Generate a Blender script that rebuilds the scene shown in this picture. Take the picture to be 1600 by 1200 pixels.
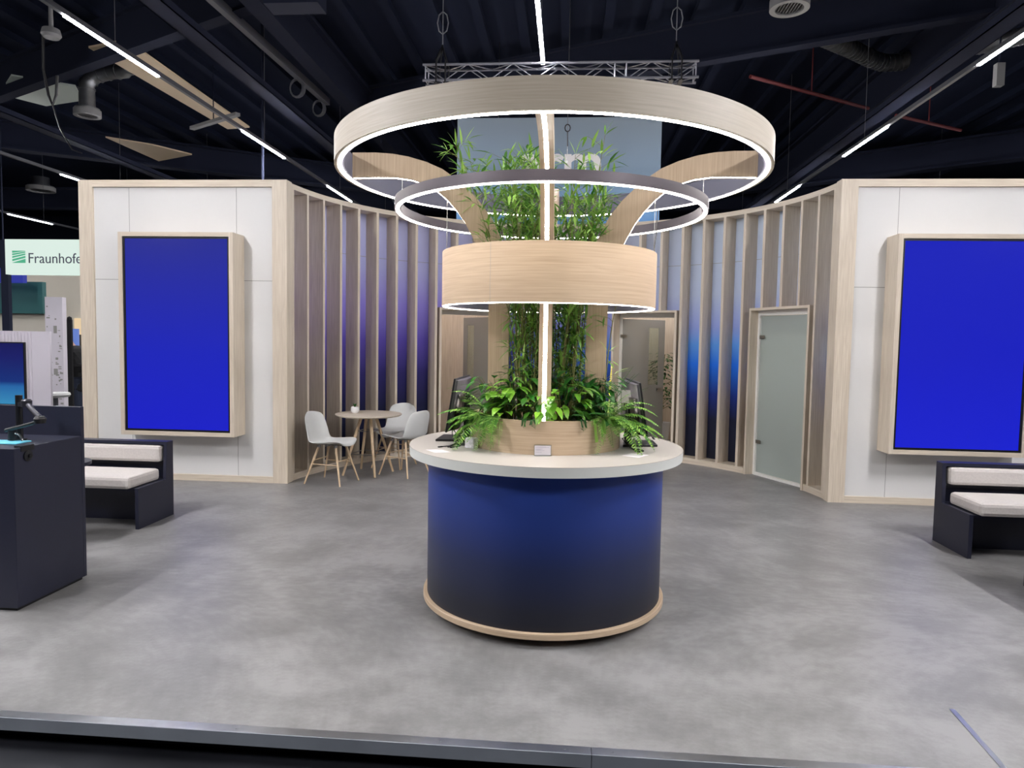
import bpy, bmesh, math, random
from mathutils import Vector, Matrix
random.seed(7)
PI = math.pi
for o in list(bpy.data.objects): bpy.data.objects.remove(o)
SC = bpy.context.scene
COL = SC.collection

# ------------------------------------------------------------ camera / exposure / world
CAMLOC = Vector((0.1292, -4.3205, 1.62))
YAW, PITCH, ROLL, FPX = 0.0792, 0.0615, 0.0171, 1089.68
F = Vector((-math.sin(YAW)*math.cos(PITCH), math.cos(YAW)*math.cos(PITCH), -math.sin(PITCH)))
R = Vector((math.cos(YAW), math.sin(YAW), 0)); U = R.cross(F)
R2 = R*math.cos(ROLL) + U*math.sin(ROLL); U2 = U*math.cos(ROLL) - R*math.sin(ROLL)
cam = bpy.data.objects.new('camera', bpy.data.cameras.new('camera')); COL.objects.link(cam)
cam.matrix_world = Matrix(((R2.x, U2.x, -F.x, CAMLOC.x), (R2.y, U2.y, -F.y, CAMLOC.y), (R2.z, U2.z, -F.z, CAMLOC.z), (0, 0, 0, 1)))
cam.data.sensor_width = 36; cam.data.lens = FPX/1600*36; cam.data.clip_end = 200; cam.data.clip_start = .05
SC.camera = cam
SC.view_settings.view_transform = 'Standard'; SC.view_settings.look = 'None'
SC.view_settings.gamma = 1; SC.view_settings.use_curve_mapping = False
SC.view_settings.exposure = 0.0
W = bpy.data.worlds.new('world'); SC.world = W; W.use_nodes = True
W.node_tree.nodes['Background'].inputs[0].default_value = (.45, .5, .62, 1)
W.node_tree.nodes['Background'].inputs[1].default_value = 0.012
TUBE = 350.0      # hall tube lamps
LED = 34.0       # warm LED lines of the stand
ROOM = 30.0

# ------------------------------------------------------------ materials
def lin(c):
    return tuple((x/255/12.92 if x/255 <= .04045 else ((x/255+.055)/1.055)**2.4) for x in c) + (1,)
def new_mat(name):
    m = bpy.data.materials.new(name); m.use_nodes = True
    nt = m.node_tree; return m, nt, nt.nodes['Principled BSDF']
def plain(name, rgb, rough=.5, metal=0, spec=.5, noise=0, nscale=20, bump=0):
    m, nt, b = new_mat(name)
    b.inputs['Base Color'].default_value = lin(rgb); b.inputs['Roughness'].default_value = rough
    b.inputs['Metallic'].default_value = metal; b.inputs['Specular IOR Level'].default_value = spec
    if noise or bump:
        tc = nt.nodes.new('ShaderNodeTexCoord'); n = nt.nodes.new('ShaderNodeTexNoise')
        n.inputs['Scale'].default_value = nscale; n.inputs['Detail'].default_value = 5
        nt.links.new(tc.outputs['Object'], n.inputs['Vector'])
        if noise:
            r = nt.nodes.new('ShaderNodeValToRGB'); c = lin(rgb)
            r.color_ramp.elements[0].position = .3; r.color_ramp.elements[1].position = .7
            r.color_ramp.elements[0].color = tuple(x*(1-noise) for x in c[:3])+(1,)
            r.color_ramp.elements[1].color = tuple(min(1, x*(1+noise)) for x in c[:3])+(1,)
            nt.links.new(n.outputs[0], r.inputs[0]); nt.links.new(r.outputs[0], b.inputs['Base Color'])
        if bump:
            bp = nt.nodes.new('ShaderNodeBump'); bp.inputs['Strength'].default_value = bump; bp.inputs['Distance'].default_value = .004
            nt.links.new(n.outputs[0], bp.inputs['Height']); nt.links.new(bp.outputs[0], b.inputs['Normal'])
    return m
def emit(name, rgb, s):
    m, nt, b = new_mat(name)
    b.inputs['Base Color'].default_value = (.02, .02, .02, 1); b.inputs['Specular IOR Level'].default_value = .2
    b.inputs['Emission Color'].default_value = lin(rgb); b.inputs['Emission Strength'].default_value = s
    return m
def oak(name, rgb, rough=.5, contrast=.13):
    """grain runs along U; UVs are in metres"""
    m, nt, b = new_mat(name); N = nt.nodes.new; L = nt.links.new
    uv = N('ShaderNodeUVMap'); mp = N('ShaderNodeMapping'); mp.inputs['Scale'].default_value = (1.3, 62, 1)
    n1 = N('ShaderNodeTexNoise'); n1.inputs['Scale'].default_value = 1.6; n1.inputs['Detail'].default_value = 6; n1.inputs['Roughness'].default_value = .62
    L(uv.outputs[0], mp.inputs[0]); L(mp.outputs[0], n1.inputs['Vector'])
    mp2 = N('ShaderNodeMapping'); mp2.inputs['Scale'].default_value = (.55, 6, 1)
    n2 = N('ShaderNodeTexNoise'); n2.inputs['Scale'].default_value = 1.5; n2.inputs['Detail'].default_value = 2
    L(uv.outputs[0], mp2.inputs[0]); L(mp2.outputs[0], n2.inputs['Vector'])
    # cathedral figure: rings of the broad noise
    mul = N('ShaderNodeMath'); mul.operation = 'MULTIPLY'; mul.inputs[1].default_value = 16
    fr = N('ShaderNodeMath'); fr.operation = 'SINE'
    mul2 = N('ShaderNodeMath'); mul2.operation = 'MULTIPLY'; mul2.inputs[1].default_value = 4.0
    L(n2.outputs[0], mul.inputs[0]); L(mul.outputs[0], mul2.inputs[0]); L(mul2.outputs[0], fr.inputs[0])
    a1 = N('ShaderNodeMath'); a1.operation = 'MULTIPLY_ADD'; a1.inputs[1].default_value = .035
    L(fr.outputs[0], a1.inputs[0]); L(n1.outputs[0], a1.inputs[2])
    a2 = N('ShaderNodeMath'); a2.operation = 'MULTIPLY_ADD'; a2.inputs[1].default_value = .25
    L(n2.outputs[0], a2.inputs[0]); L(a1.outputs[0], a2.inputs[2])
    cr = N('ShaderNodeValToRGB'); c = lin(rgb)
    cr.color_ramp.elements[0].position = .38; cr.color_ramp.elements[1].position = .85
    k = contrast
    cr.color_ramp.elements[0].color = (c[0]*(1-k*1.5), c[1]*(1-k*1.9), c[2]*(1-k*2.3), 1)
    cr.color_ramp.elements[1].color = (min(1, c[0]*(1+k)), min(1, c[1]*(1+k)), min(1, c[2]*(1+k*.9)), 1)
    L(a2.outputs[0], cr.inputs[0]); L(cr.outputs[0], b.inputs['Base Color'])
    b.inputs['Roughness'].default_value = rough
    bp = N('ShaderNodeBump'); bp.inputs['Strength'].default_value = .12; bp.inputs['Distance'].default_value = .002
    L(n1.outputs[0], bp.inputs['Height']); L(bp.outputs[0], b.inputs['Normal'])
    return m
def zramp(name, stops, rough=.55, emis=0, axis=2, stops2=None, xmid=None, span=1.0, spec=.4):
    """printed colour gradient over height (metres); an optional second set is blended in along x"""
    m, nt, b = new_mat(name); N = nt.nodes.new; L = nt.links.new
    tc = N('ShaderNodeTexCoord'); sp = N('ShaderNodeSeparateXYZ'); L(tc.outputs['Object'], sp.inputs[0])
    def ramp(st):
        mr = N('ShaderNodeMapRange'); mr.inputs['From Min'].default_value = st[0][0]; mr.inputs['From Max'].default_value = st[-1][0]
        L(sp.outputs[axis], mr.inputs['Value'])
        cr = N('ShaderNodeValToRGB'); e = cr.color_ramp.elements
        z0, z1 = st[0][0], st[-1][0]
        e[0].position = 0; e[0].color = lin(st[0][1]); e[1].position = 1; e[1].color = lin(st[-1][1])
        for z, c in st[1:-1]:
            q = e.new((z-z0)/(z1-z0)); q.color = lin(c)
        L(mr.outputs[0], cr.inputs[0]); return cr
    out = ramp(stops).outputs[0]
    if stops2:
        r2 = ramp(stops2); mr = N('ShaderNodeMapRange'); mr.inputs['From Min'].default_value = xmid-span; mr.inputs['From Max'].default_value = xmid+span
        L(sp.outputs[0], mr.inputs['Value'])
        mx = N('ShaderNodeMix'); mx.data_type = 'RGBA'; L(mr.outputs[0], mx.inputs[0]); L(out, mx.inputs[6]); L(r2.outputs[0], mx.inputs[7]); out = mx.outputs[2]
    if emis:
        b.inputs['Base Color'].default_value = (.01, .01, .012, 1); L(out, b.inputs['Emission Color']); b.inputs['Emission Strength'].default_value = emis
    else: L(out, b.inputs['Base Color'])
    b.inputs['Roughness'].default_value = rough; b.inputs['Specular IOR Level'].default_value = spec
    return m
def frost(name, rgb, see=.15, rough=.35):
    m, nt, b = new_mat(name); N = nt.nodes.new; L = nt.links.new
    out = nt.nodes['Material Output']
    tl = N('ShaderNodeBsdfTranslucent'); tl.inputs[0].default_value = lin(rgb)
    b.inputs['Base Color'].default_value = lin(rgb); b.inputs['Roughness'].default_value = rough
    tp = N('ShaderNodeBsdfTransparent')
    m1 = N('ShaderNodeMixShader'); m1.inputs[0].default_value = .5; L(tl.outputs[0], m1.inputs[1]); L(b.outputs[0], m1.inputs[2])
    m2 = N('ShaderNodeMixShader'); m2.inputs[0].default_value = see; L(m1.outputs[0], m2.inputs[1]); L(tp.outputs[0], m2.inputs[2])
    L(m2.outputs[0], out.inputs[0]); return m
def clear(name, tint=(225, 232, 230), refl=.08):
    m, nt, b = new_mat(name); N = nt.nodes.new; L = nt.links.new
    out = nt.nodes['Material Output']; tp = N('ShaderNodeBsdfTransparent'); tp.inputs[0].default_value = lin(tint)
    gl = N('ShaderNodeBsdfGlossy'); gl.inputs['Roughness'].default_value = .03
    mx = N('ShaderNodeMixShader'); mx.inputs[0].default_value = refl
    L(tp.outputs[0], mx.inputs[1]); L(gl.outputs[0], mx.inputs[2]); L(mx.outputs[0], out.inputs[0]); return m
def leafmat(name, c1, c2, rough=.4):
    m, nt, b = new_mat(name); N = nt.nodes.new; L = nt.links.new
    g = N('ShaderNodeNewGeometry'); cr = N('ShaderNodeValToRGB')
    cr.color_ramp.elements[0].color = lin(c1); cr.color_ramp.elements[1].color = lin(c2)
    L(g.outputs['Random Per Island'], cr.inputs[0]); L(cr.outputs[0], b.inputs['Base Color'])
    b.inputs['Roughness'].default_value = rough
    tl = N('ShaderNodeBsdfTranslucent'); L(cr.outputs[0], tl.inputs[0])
    mx = N('ShaderNodeMixShader'); mx.inputs[0].default_value = .3; out = nt.nodes['Material Output']
    L(b.outputs[0], mx.inputs[1]); L(tl.outputs[0], mx.inputs[2]); L(mx.outputs[0], out.inputs[0]); return m
def floor_mat():
    m, nt, b = new_mat('grey_stone_vinyl'); N = nt.nodes.new; L = nt.links.new
    tc = N('ShaderNodeTexCoord')
    def noise(sc, det, rough, stretch=(1, 1, 1)):
        mp = N('ShaderNodeMapping'); mp.inputs['Scale'].default_value = stretch; L(tc.outputs['Object'], mp.inputs[0])
        n = N('ShaderNodeTexNoise'); n.inputs['Scale'].default_value = sc; n.inputs['Detail'].default_value = det; n.inputs['Roughness'].default_value = rough
        L(mp.outputs[0], n.inputs['Vector']); return n.outputs[0]
    a = noise(2.1, 8, .68, (1, 1.25, 1)); c = noise(17, 6, .7, (1, 1.2, 1)); d = noise(.7, 3, .5)
    m1 = N('ShaderNodeMath'); m1.operation = 'MULTIPLY_ADD'; m1.inputs[1].default_value = .38; L(c, m1.inputs[0]); L(a, m1.inputs[2])
    m2 = N('ShaderNodeMath'); m2.operation = 'MULTIPLY_ADD'; m2.inputs[1].default_value = .35; L(d, m2.inputs[0]); L(m1.outputs[0], m2.inputs[2])
    cr = N('ShaderNodeValToRGB'); e = cr.color_ramp.elements
    e[0].position = .60; e[0].color = lin((104, 103, 103)); e[1].position = 1.08 if False else 1.0; e[1].color = lin((141, 140, 139))
    q = e.new(.82); q.color = lin((122, 121, 120))
    L(m2.outputs[0], cr.inputs[0]); L(cr.outputs[0], b.inputs['Base Color'])
    rr = N('ShaderNodeMapRange'); rr.inputs['To Min'].default_value = .3; rr.inputs['To Max'].default_value = .48; L(a, rr.inputs['Value']); L(rr.outputs[0], b.inputs['Roughness'])
    bp = N('ShaderNodeBump'); bp.inputs['Strength'].default_value = .05; bp.inputs['Distance'].default_value = .003
    L(c, bp.inputs['Height']); L(bp.outputs[0], b.inputs['Normal']); b.inputs['Specular IOR Level'].default_value = .45
    return m
M = {}
M['oak'] = oak('light_oak', (214, 203, 186))
M['oakw'] = oak('warm_lit_oak', (190, 169, 143), contrast=.12)  # same oak as light_oak; the local light's warmer, dimmer tone is in the colour
M['oakr'] = oak('shaded_oak', (180, 171, 154), contrast=.1)  # same oak again; the ring's weaker light is put into a darker colour
M['oakd'] = oak('leg_oak', (208, 184, 152))
M['floor'] = floor_mat()
M['white'] = plain('white_panel', (221, 220, 217), .6)
M['groove'] = plain('panel_joint', (150, 148, 144), .8)
M['cap'] = plain('white_lacquer', (238, 236, 230), .35)
M['top'] = plain('white_countertop', (170, 165, 158), .4)
M['alu_edge'] = plain('anodised_edge', (150, 157, 165), .42, metal=.45, noise=.1, nscale=4)
M['edge'] = plain('grey_counter_edge', (206, 208, 202), .45)
M['navy'] = plain('navy_laminate', (31, 33, 50), .42, noise=.06, nscale=60)
M['black'] = plain('black_plastic', (17, 17, 20), .4)
M['kick'] = plain('black_plinth', (12, 12, 13), .5)
M['darkring'] = plain('anthracite_metal', (82, 76, 84), .42, metal=.3)
M['inner'] = plain('grey_inner_lining', (92, 92, 108), .6)
M['alu'] = plain('brushed_aluminium', (190, 194, 198), .3, metal=1, noise=.12, nscale=6)
M['truss'] = plain('truss_aluminium', (175, 176, 184), .35, metal=.85)
M['steel'] = plain('stainless_steel', (150, 150, 148), .28, metal=1)
M['grey_metal'] = plain('grey_painted_metal', (86, 88, 94), .5)
M['galv'] = plain('galvanised_duct', (120, 122, 124), .35, metal=.8, noise=.2, nscale=5)
M['duct'] = plain('dull_duct', (58, 60, 66), .5, metal=.4)
M['shell'] = plain('grey_chair_shell', (212, 213, 210), .5)
M['cushion'] = plain('greige_fabric', (192, 186, 181), .9, noise=.05, nscale=60, bump=.3)
M['ceil'] = plain('black_ceiling', (29, 34, 50), .95, spec=.1)
M['beam'] = plain('dark_beam', (30, 34, 49), .9, spec=.15)
M['hallfloor'] = plain('black_hall_floor', (26, 27, 31), .33, noise=.3, nscale=3)
M['tube'] = emit('hall_tube_light', (250, 248, 252), TUBE)
M['tube_side'] = emit('side_tube_light', (250, 248, 252), TUBE*2.0)
M['tube_wall'] = emit('wall_tube_light', (250, 248, 252), TUBE*.75)
M['tube_front'] = emit('front_tube_light', (250, 248, 252), TUBE*3.7)
M['tube_mid'] = emit('centre_tube_light', (250, 248, 252), TUBE*.5)
M['led'] = emit('warm_led_line', (255, 246, 237), LED)
M['room_fill'] = emit('added_room_lamp', (255, 240, 222), ROOM)
M['glass'] = clear('clear_glass')
M['frost'] = frost('frosted_glass', (196, 204, 200), .02)
M['frost2'] = frost('misty_glass', (168, 170, 168), .35)
M['soil'] = plain('dark_soil', (36, 29, 23), .95, noise=.4, nscale=60, bump=.8)
M['bamboo'] = leafmat('bamboo_leaf_green', (52, 118, 36), (176, 218, 106))
M['culm'] = plain('bamboo_culm', (120, 118, 66), .5, noise=.3, nscale=12)
M['fern'] = leafmat('fern_green', (60, 126, 48), (164, 206, 98), .5)
M['fernd'] = leafmat('dark_fern_green', (22, 62, 28), (58, 112, 48), .5)
M['broad'] = leafmat('broad_leaf_green', (30, 92, 24), (140, 196, 62), .3)
M['broadd'] = leafmat('deep_leaf_green', (18, 62, 22), (60, 124, 44), .3)
M['yellow'] = leafmat('yellow_green_petal', (190, 196, 40), (236, 222, 60))
M['paper'] = plain('white_paper', (214, 208, 212), .7)
M['marble'] = plain('speckled_white', (205, 200, 205), .5, noise=.25, nscale=90)
M['print'] = plain('grey_print', (172, 166, 178), .7)
M['ceramic'] = plain('white_ceramic', (238, 238, 236), .25)
M['wallbeige'] = plain('beige_wall', (196, 190, 176), .8)
M['teal'] = plain('teal_panel', (40, 92, 92), .6)
M['lav'] = plain('pale_lilac_panel', (214, 208, 216), .6)
M['sign'] = emit('sign_face', (222, 240, 230), .95)
M['signgreen'] = emit('sign_green', (80, 184, 142), .85)
M['signtext'] = plain('sign_dark_text', (70, 74, 92), .6)
M['banner'] = zramp('banner_cloth', [(0, (92, 146, 206)), (.45, (126, 165, 205)), (1.0, (140, 164, 188)), (1.9, (150, 166, 180))], .85)
M['bannertext'] = plain('banner_white', (250, 250, 250), .7)
M['coat'] = plain('black_cloth', (16, 16, 19), .9)
M['jeans'] = plain('dark_blue_cloth', (40, 48, 66), .9)
M['skin'] = plain('skin', (196, 152, 128), .6)
M['red'] = plain('red_pipe', (92, 22, 26), .6)
M['redcap'] = plain('red_cloth', (170, 40, 40), .8)
M['tan'] = plain('tan_reflector', (196, 176, 146), .6)
M['palepanel'] = plain('pale_roof_panel', (190, 200, 190), .6)
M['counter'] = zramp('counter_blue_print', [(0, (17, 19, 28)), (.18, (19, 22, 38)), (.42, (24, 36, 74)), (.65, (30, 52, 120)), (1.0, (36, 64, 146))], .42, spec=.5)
LV = [(0, (14, 20, 46)), (.7, (20, 24, 70)), (1.15, (44, 38, 112)), (1.6, (96, 80, 182)), (2.1, (152, 140, 228)), (2.6, (188, 190, 240)), (3.3, (204, 208, 246))]
RV = [(0, (14, 18, 34)), (.62, (18, 24, 56)), (.95, (22, 50, 142)), (1.35, (28, 124, 250)), (1.62, (104, 172, 255)), (1.85, (162, 180, 246)), (2.3, (206, 220, 250)), (3.3, (214, 228, 248))]
M['wallprint'] = zramp('gradient_wall_print', LV, .7, stops2=RV, xmid=.3, span=1.6)
M['tv'] = zramp('blue_screen', [(0, (19, 26, 205)), (.9, (20, 32, 190)), (2.1, (35, 42, 150))], .15, emis=.95, spec=.25)
M['tv_r'] = zramp('blue_screen_even', [(0, (20, 30, 212)), (1.0, (16, 26, 196)), (2.1, (16, 28, 190))], .15, emis=.95, spec=.25)
M['earth'] = zramp('earth_screen', [(0, (60, 150, 200)), (.22, (40, 110, 180)), (.28, (16, 50, 130)), (.6, (20, 26, 110)), (.8, (16, 18, 90))], .2, emis=.8)
M['bluescreen'] = emit('small_blue_screen', (110, 140, 220), .8)
M['bluebox'] = emit('blue_light_box', (40, 60, 200), .5)
M['warmwall'] = emit('warm_lit_niche', (255, 226, 180), .8)
M['armgrey'] = plain('dark_grey_metal', (62, 62, 68), .35, metal=.5)
M['cyan'] = plain('cyan_tray', (110, 200, 226), .35)

# ------------------------------------------------------------ mesh builder
class MB:
    def __init__(s): s.v = []; s.f = []; s.sm = []
    def add(s, vs, fs, smooth=False):
        o = len(s.v); s.v += [Vector(p) for p in vs]; s.f += [tuple(i+o for i in f) for f in fs]; s.sm += [smooth]*len(fs); return s
    def box(s, x0, x1, y0, y1, z0, z1, mat=None):
        vs = [Vector((x, y, z)) for z in (z0, z1) for x, y in ((x0, y0), (x1, y0), (x1, y1), (x0, y1))]
        if mat is not None: vs = [mat @ p for p in vs]
        return s.add(vs, [(3, 2, 1, 0), (4, 5, 6, 7), (0, 1, 5, 4), (1, 2, 6, 5), (2, 3, 7, 6), (3, 0, 4, 7)])
    def prism(s, pts, d, axis='y', at=0, mat=None):
        """outline pts (a,b) extruded from at to at+d; axis y: (x,z), axis x: (y,z), axis z: (x,y)"""
        def P(a, b, t):
            return Vector((a, t, b)) if axis == 'y' else (Vector((t, a, b)) if axis == 'x' else Vector((a, b, t)))
        n = len(pts); vs = [P(a, b, at) for a, b in pts] + [P(a, b, at+d) for a, b in pts]
        if mat is not None: vs = [mat @ p for p in vs]
        return s.add(vs, [tuple(range(n))[::-1], tuple(range(n, 2*n))] + [(i, (i+1) % n, n+(i+1) % n, n+i) for i in range(n)])
    def ring(s, r0, r1, z0, z1, a0=0, a1=2*PI, n=96, c=(0, 0), smooth=True):
        full = abs(a1-a0-2*PI) < 1e-6; m = n if full else n+1; vs = []
        for i in range(m):
            a = a0+(a1-a0)*i/n; ca, sa = math.cos(a), math.sin(a)
            for r, z in ((r0, z0), (r1, z0), (r1, z1), (r0, z1)): vs.append((c[0]+r*ca, c[1]+r*sa, z))
        fs = []
        for i in range(n):
            j = (i+1) % m
            for k in range(4):
                l = (k+1) % 4; fs.append((4*i+k, 4*j+k, 4*j+l, 4*i+l))
        if not full: fs += [(0, 1, 2, 3), (4*n+3, 4*n+2, 4*n+1, 4*n)]
        return s.add(vs, fs, smooth)
    def lathe(s, prof, n=48, c=(0, 0, 0), smooth=True, mat=None):
        vs = []; fs = []; k = len(prof)
        for i in range(n):
            a = 2*PI*i/n
            for r, z in prof: vs.append(Vector((c[0]+r*math.cos(a), c[1]+r*math.sin(a), c[2]+z)))
        for i in range(n):
            j = (i+1) % n
            for q in range(k-1): fs.append((i*k+q, j*k+q, j*k+q+1, i*k+q+1))
        if prof[0][0] > 1e-6: fs.append(tuple(i*k for i in range(n))[::-1])
        if prof[-1][0] > 1e-6: fs.append(tuple(i*k+k-1 for i in range(n)))
        if mat is not None: vs = [mat @ p for p in vs]
        return s.add(vs, fs, smooth)
    def tube(s, pts, r, n=8, r2=None, smooth=True):
        pts = [Vector(p) for p in pts]; m = len(pts); vs = []; prev = None
        for i, p in enumerate(pts):
            t = (pts[min(i+1, m-1)]-pts[max(i-1, 0)]).normalized()
            u = prev - t*prev.dot(t) if prev is not None else t.cross(Vector((0, 0, 1)) if abs(t.z) < .9 else Vector((1, 0, 0)))
            if u.length < 1e-6: u = t.orthogonal()
            u.normalize(); prev = u; w = t.cross(u); rr = r if r2 is None else r+(r2-r)*i/(m-1)
            for k in range(n):
                a = 2*PI*k/n; vs.append(p+u*rr*math.cos(a)+w*rr*math.sin(a))
        fs = [(i*n+k, i*n+(k+1) % n, (i+1)*n+(k+1) % n, (i+1)*n+k) for i in range(m-1) for k in range(n)]
        fs += [tuple(range(n))[::-1], tuple(range((m-1)*n, m*n))]
        return s.add(vs, fs, smooth)
    def bar(s, a, b, w, h, up=(0, 0, 1)):
        a = Vector(a); b = Vector(b); t = (b-a); L = t.length; t.normalize(); u = Vector(up).cross(t)
        if u.length < 1e-5: u = Vector((1, 0, 0))
        u.normalize(); v = t.cross(u)
        vs = [q+u*i*w/2+v*j*h/2 for q in (a, b) for i, j in ((-1, -1), (1, -1), (1, 1), (-1, 1))]
        return s.add(vs, [(3, 2, 1, 0), (4, 5, 6, 7), (0, 1, 5, 4), (1, 2, 6, 5), (2, 3, 7, 6), (3, 0, 4, 7)])
    def build(s, name, mat, parent=None, grain=None, bevel=0, c=(0, 0), subsurf=0, solid=0, recalc=True):
        off = Vector(parent.matrix_basis.translation) if parent is not None else Vector((0, 0, 0))
        if parent is not None and parent.parent is not None: off = off + Vector(parent.parent.matrix_basis.translation)
        me = bpy.data.meshes.new(name); me.from_pydata([tuple(p-off) for p in s.v], [], s.f)
        me.polygons.foreach_set('use_smooth', s.sm)
        if recalc and not solid:
            bm = bmesh.new(); bm.from_mesh(me); bmesh.ops.recalc_face_normals(bm, faces=bm.faces); bm.to_mesh(me); bm.free()
        if any(s.sm) and not all(s.sm) or s.sm and all(s.sm):
            try: me.set_sharp_from_angle(angle=math.radians(38))
            except Exception: pass
        me.materials.append(mat)
        if grain:
            uv = me.uv_layers.new(name='UVMap'); rx = random.random()*3
            for pl in me.polygons:
                n = pl.normal; n = Vector(n)
                if grain == 'r':
                    ctr = pl.center+off; a0 = math.atan2(ctr.y-c[1], ctr.x-c[0])
                for li in pl.loop_indices:
                    p = me.vertices[me.loops[li].vertex_index].co+off
                    if grain == 'r':
                        a = math.atan2(p.y-c[1], p.x-c[0])
                        while a-a0 > PI: a -= 2*PI
                        while a-a0 < -PI: a += 2*PI
                        rr = math.hypot(p.x-c[0], p.y-c[1]); uu = a*max(.5, rr)*1.0; vv = p.z if abs(n.z) < .7 else rr
                    else:
                        if grain == 'z': g, o1, o2 = p.z, p.x, p.y; an1, an2 = abs(n.x), abs(n.y)
                        elif grain == 'x': g, o1, o2 = p.x, p.z, p.y; an1, an2 = abs(n.z), abs(n.y)
                        else: g, o1, o2 = p.y, p.x, p.z; an1, an2 = abs(n.x), abs(n.z)
                        uu = g; vv = (o2 if an1 > an2 else o1)
                    uv.data[li].uv = (uu+rx, vv+rx*.7)
        ob = bpy.data.objects.new(name, me); COL.objects.link(ob)
        if parent is not None: ob.parent = parent
        if solid: md = ob.modifiers.new('solid', 'SOLIDIFY'); md.thickness = solid; md.offset = 0
        if subsurf: md = ob.modifiers.new('sub', 'SUBSURF'); md.levels = subsurf; md.render_levels = subsurf
        if bevel: md = ob.modifiers.new('bevel', 'BEVEL'); md.width = bevel; md.segments = 2; md.limit_method = 'ANGLE'; md.angle_limit = .6
        return ob
def tag(o, label=None, cat=None, group=None, kind=None):
    if label: o['label'] = label
    if cat: o['category'] = cat
    if group: o['group'] = group
    if kind: o['kind'] = kind
    return o
def thing(name, label, cat, loc=(0, 0, 0), group=None, kind=None):
    o = bpy.data.objects.new(name, None); o.empty_display_size = .1; COL.objects.link(o); o.location = loc
    return tag(o, label, cat, group, kind)
def copy_tree(o, parent=None):
    c = o.copy(); COL.objects.link(c)
    if parent is not None: c.parent = parent
    for ch in list(o.children): copy_tree(ch, c)
    return c
def text_mesh(txt, size, bold=0.0, extrude=.002, spacing=1.0):
    cu = bpy.data.curves.new('lettering', 'FONT'); cu.body = txt; cu.size = size; cu.extrude = extrude; cu.offset = bold; cu.space_character = spacing; cu.resolution_u = 6
    ob = bpy.data.objects.new('lettering', cu); COL.objects.link(ob)
    dg = bpy.context.evaluated_depsgraph_get(); me = bpy.data.meshes.new_from_object(ob.evaluated_get(dg))
    bpy.data.objects.remove(ob); return me
def place_text(name, txt, x0, x1, z0, y, mat, parent, size=1.0, bold=.0, height=None):
    """text on a plane facing -Y, width fitted to x0..x1, baseline z0"""
    me = text_mesh(txt, size, bold); xs = [v.co.x for v in me.vertices]; zs = [v.co.y for v in me.vertices]
    k = (x1-x0)/(max(xs)-min(xs)); kz = k if height is None else height/(max(zs)-max(0, min(zs)))
    xm = min(xs); off = Vector(parent.location) if parent else Vector((0, 0, 0))
    for v in me.vertices:
        v.co = Vector((x0+(v.co.x-xm)*k, y-v.co.z, z0+v.co.y*kz))-off
    me.materials.clear(); me.materials.append(mat)
    ob = bpy.data.objects.new(name, me); COL.objects.link(ob); ob.parent = parent; return ob

# ------------------------------------------------------------ constants of the place
CX, CY, RW = -0.038, 2.936, 2.923     # centre and radius of the curved slat wall
WY, ZT = 3.10, 3.316
RP = 3.15                              # radius of the printed wall behind the slats
def polar(r, deg, z=0): a = math.radians(deg); return Vector((CX+r*math.cos(a), CY+r*math.sin(a), z))

# ------------------------------------------------------------ floor, hall
o = MB().box(-5.6, 5.6, -1.605, 8.0, -.03, 0).build('floor', M['floor']); tag(o, kind='structure')
o = MB().box(-5.6, 5.6, -1.58, 8.0, -.115, -.03).build('floor_base', M['kick']); o.name = 'trim_2'; tag(o, kind='structure')
m = MB()
m.box(-5.6, .255, -1.655, -1.605, -.006, .004)
m.box(.258, 5.6, -1.655, -1.605, -.006, .004)
for x in [-2.1, -1.2, -.35, .15, .34, 1.0, 1.7]: m.lathe([(.006, 0), (.006, .002), (0, .002)], 10, (x, -1.63, .004))
o = m.build('trim_1', M['alu']); tag(o, kind='structure')
m = MB(); m.box(-5.6, .255, -1.66, -1.655, -.05, .004); m.box(.258, 5.6, -1.66, -1.655, -.05, .004); m.build('front_face', M['alu_edge'], o)
o = MB().box(-30, 25, -9, 26, -.16, -.115).build('floor_hall', M['hallfloor']); tag(o, kind='structure')
t = MB(); t.bar((1.885, -1.13, .002), (1.845, -1.60, .002), .022, .004); o = t.build('metal_floor_strip', M['alu'])
tag(o, 'short silver metal strip lying on the grey floor near the front edge', 'metal strip')
o = MB().box(-30, 25, -9, 26, 6.9, 7.0).build('ceiling', M['ceil']); tag(o, kind='structure')
o = MB().box(-30, 25, 25.8, 26, -.115, 6.9).build('wall_back_hall', M['beam']); tag(o, kind='structure')
o = MB().box(-30.2, -30, -9, 26, -.115, 6.9).build('wall_left_hall', M['beam']); tag(o, kind='structure')
o = MB().box(25, 25.2, -9, 26, -.115, 6.9).build('wall_right_hall', M['beam']); tag(o, kind='structure')
o = MB().box(-30, 25, -9.2, -9, -.115, 6.9).build('wall_front_hall', M['beam']); tag(o, kind='structure')

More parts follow.
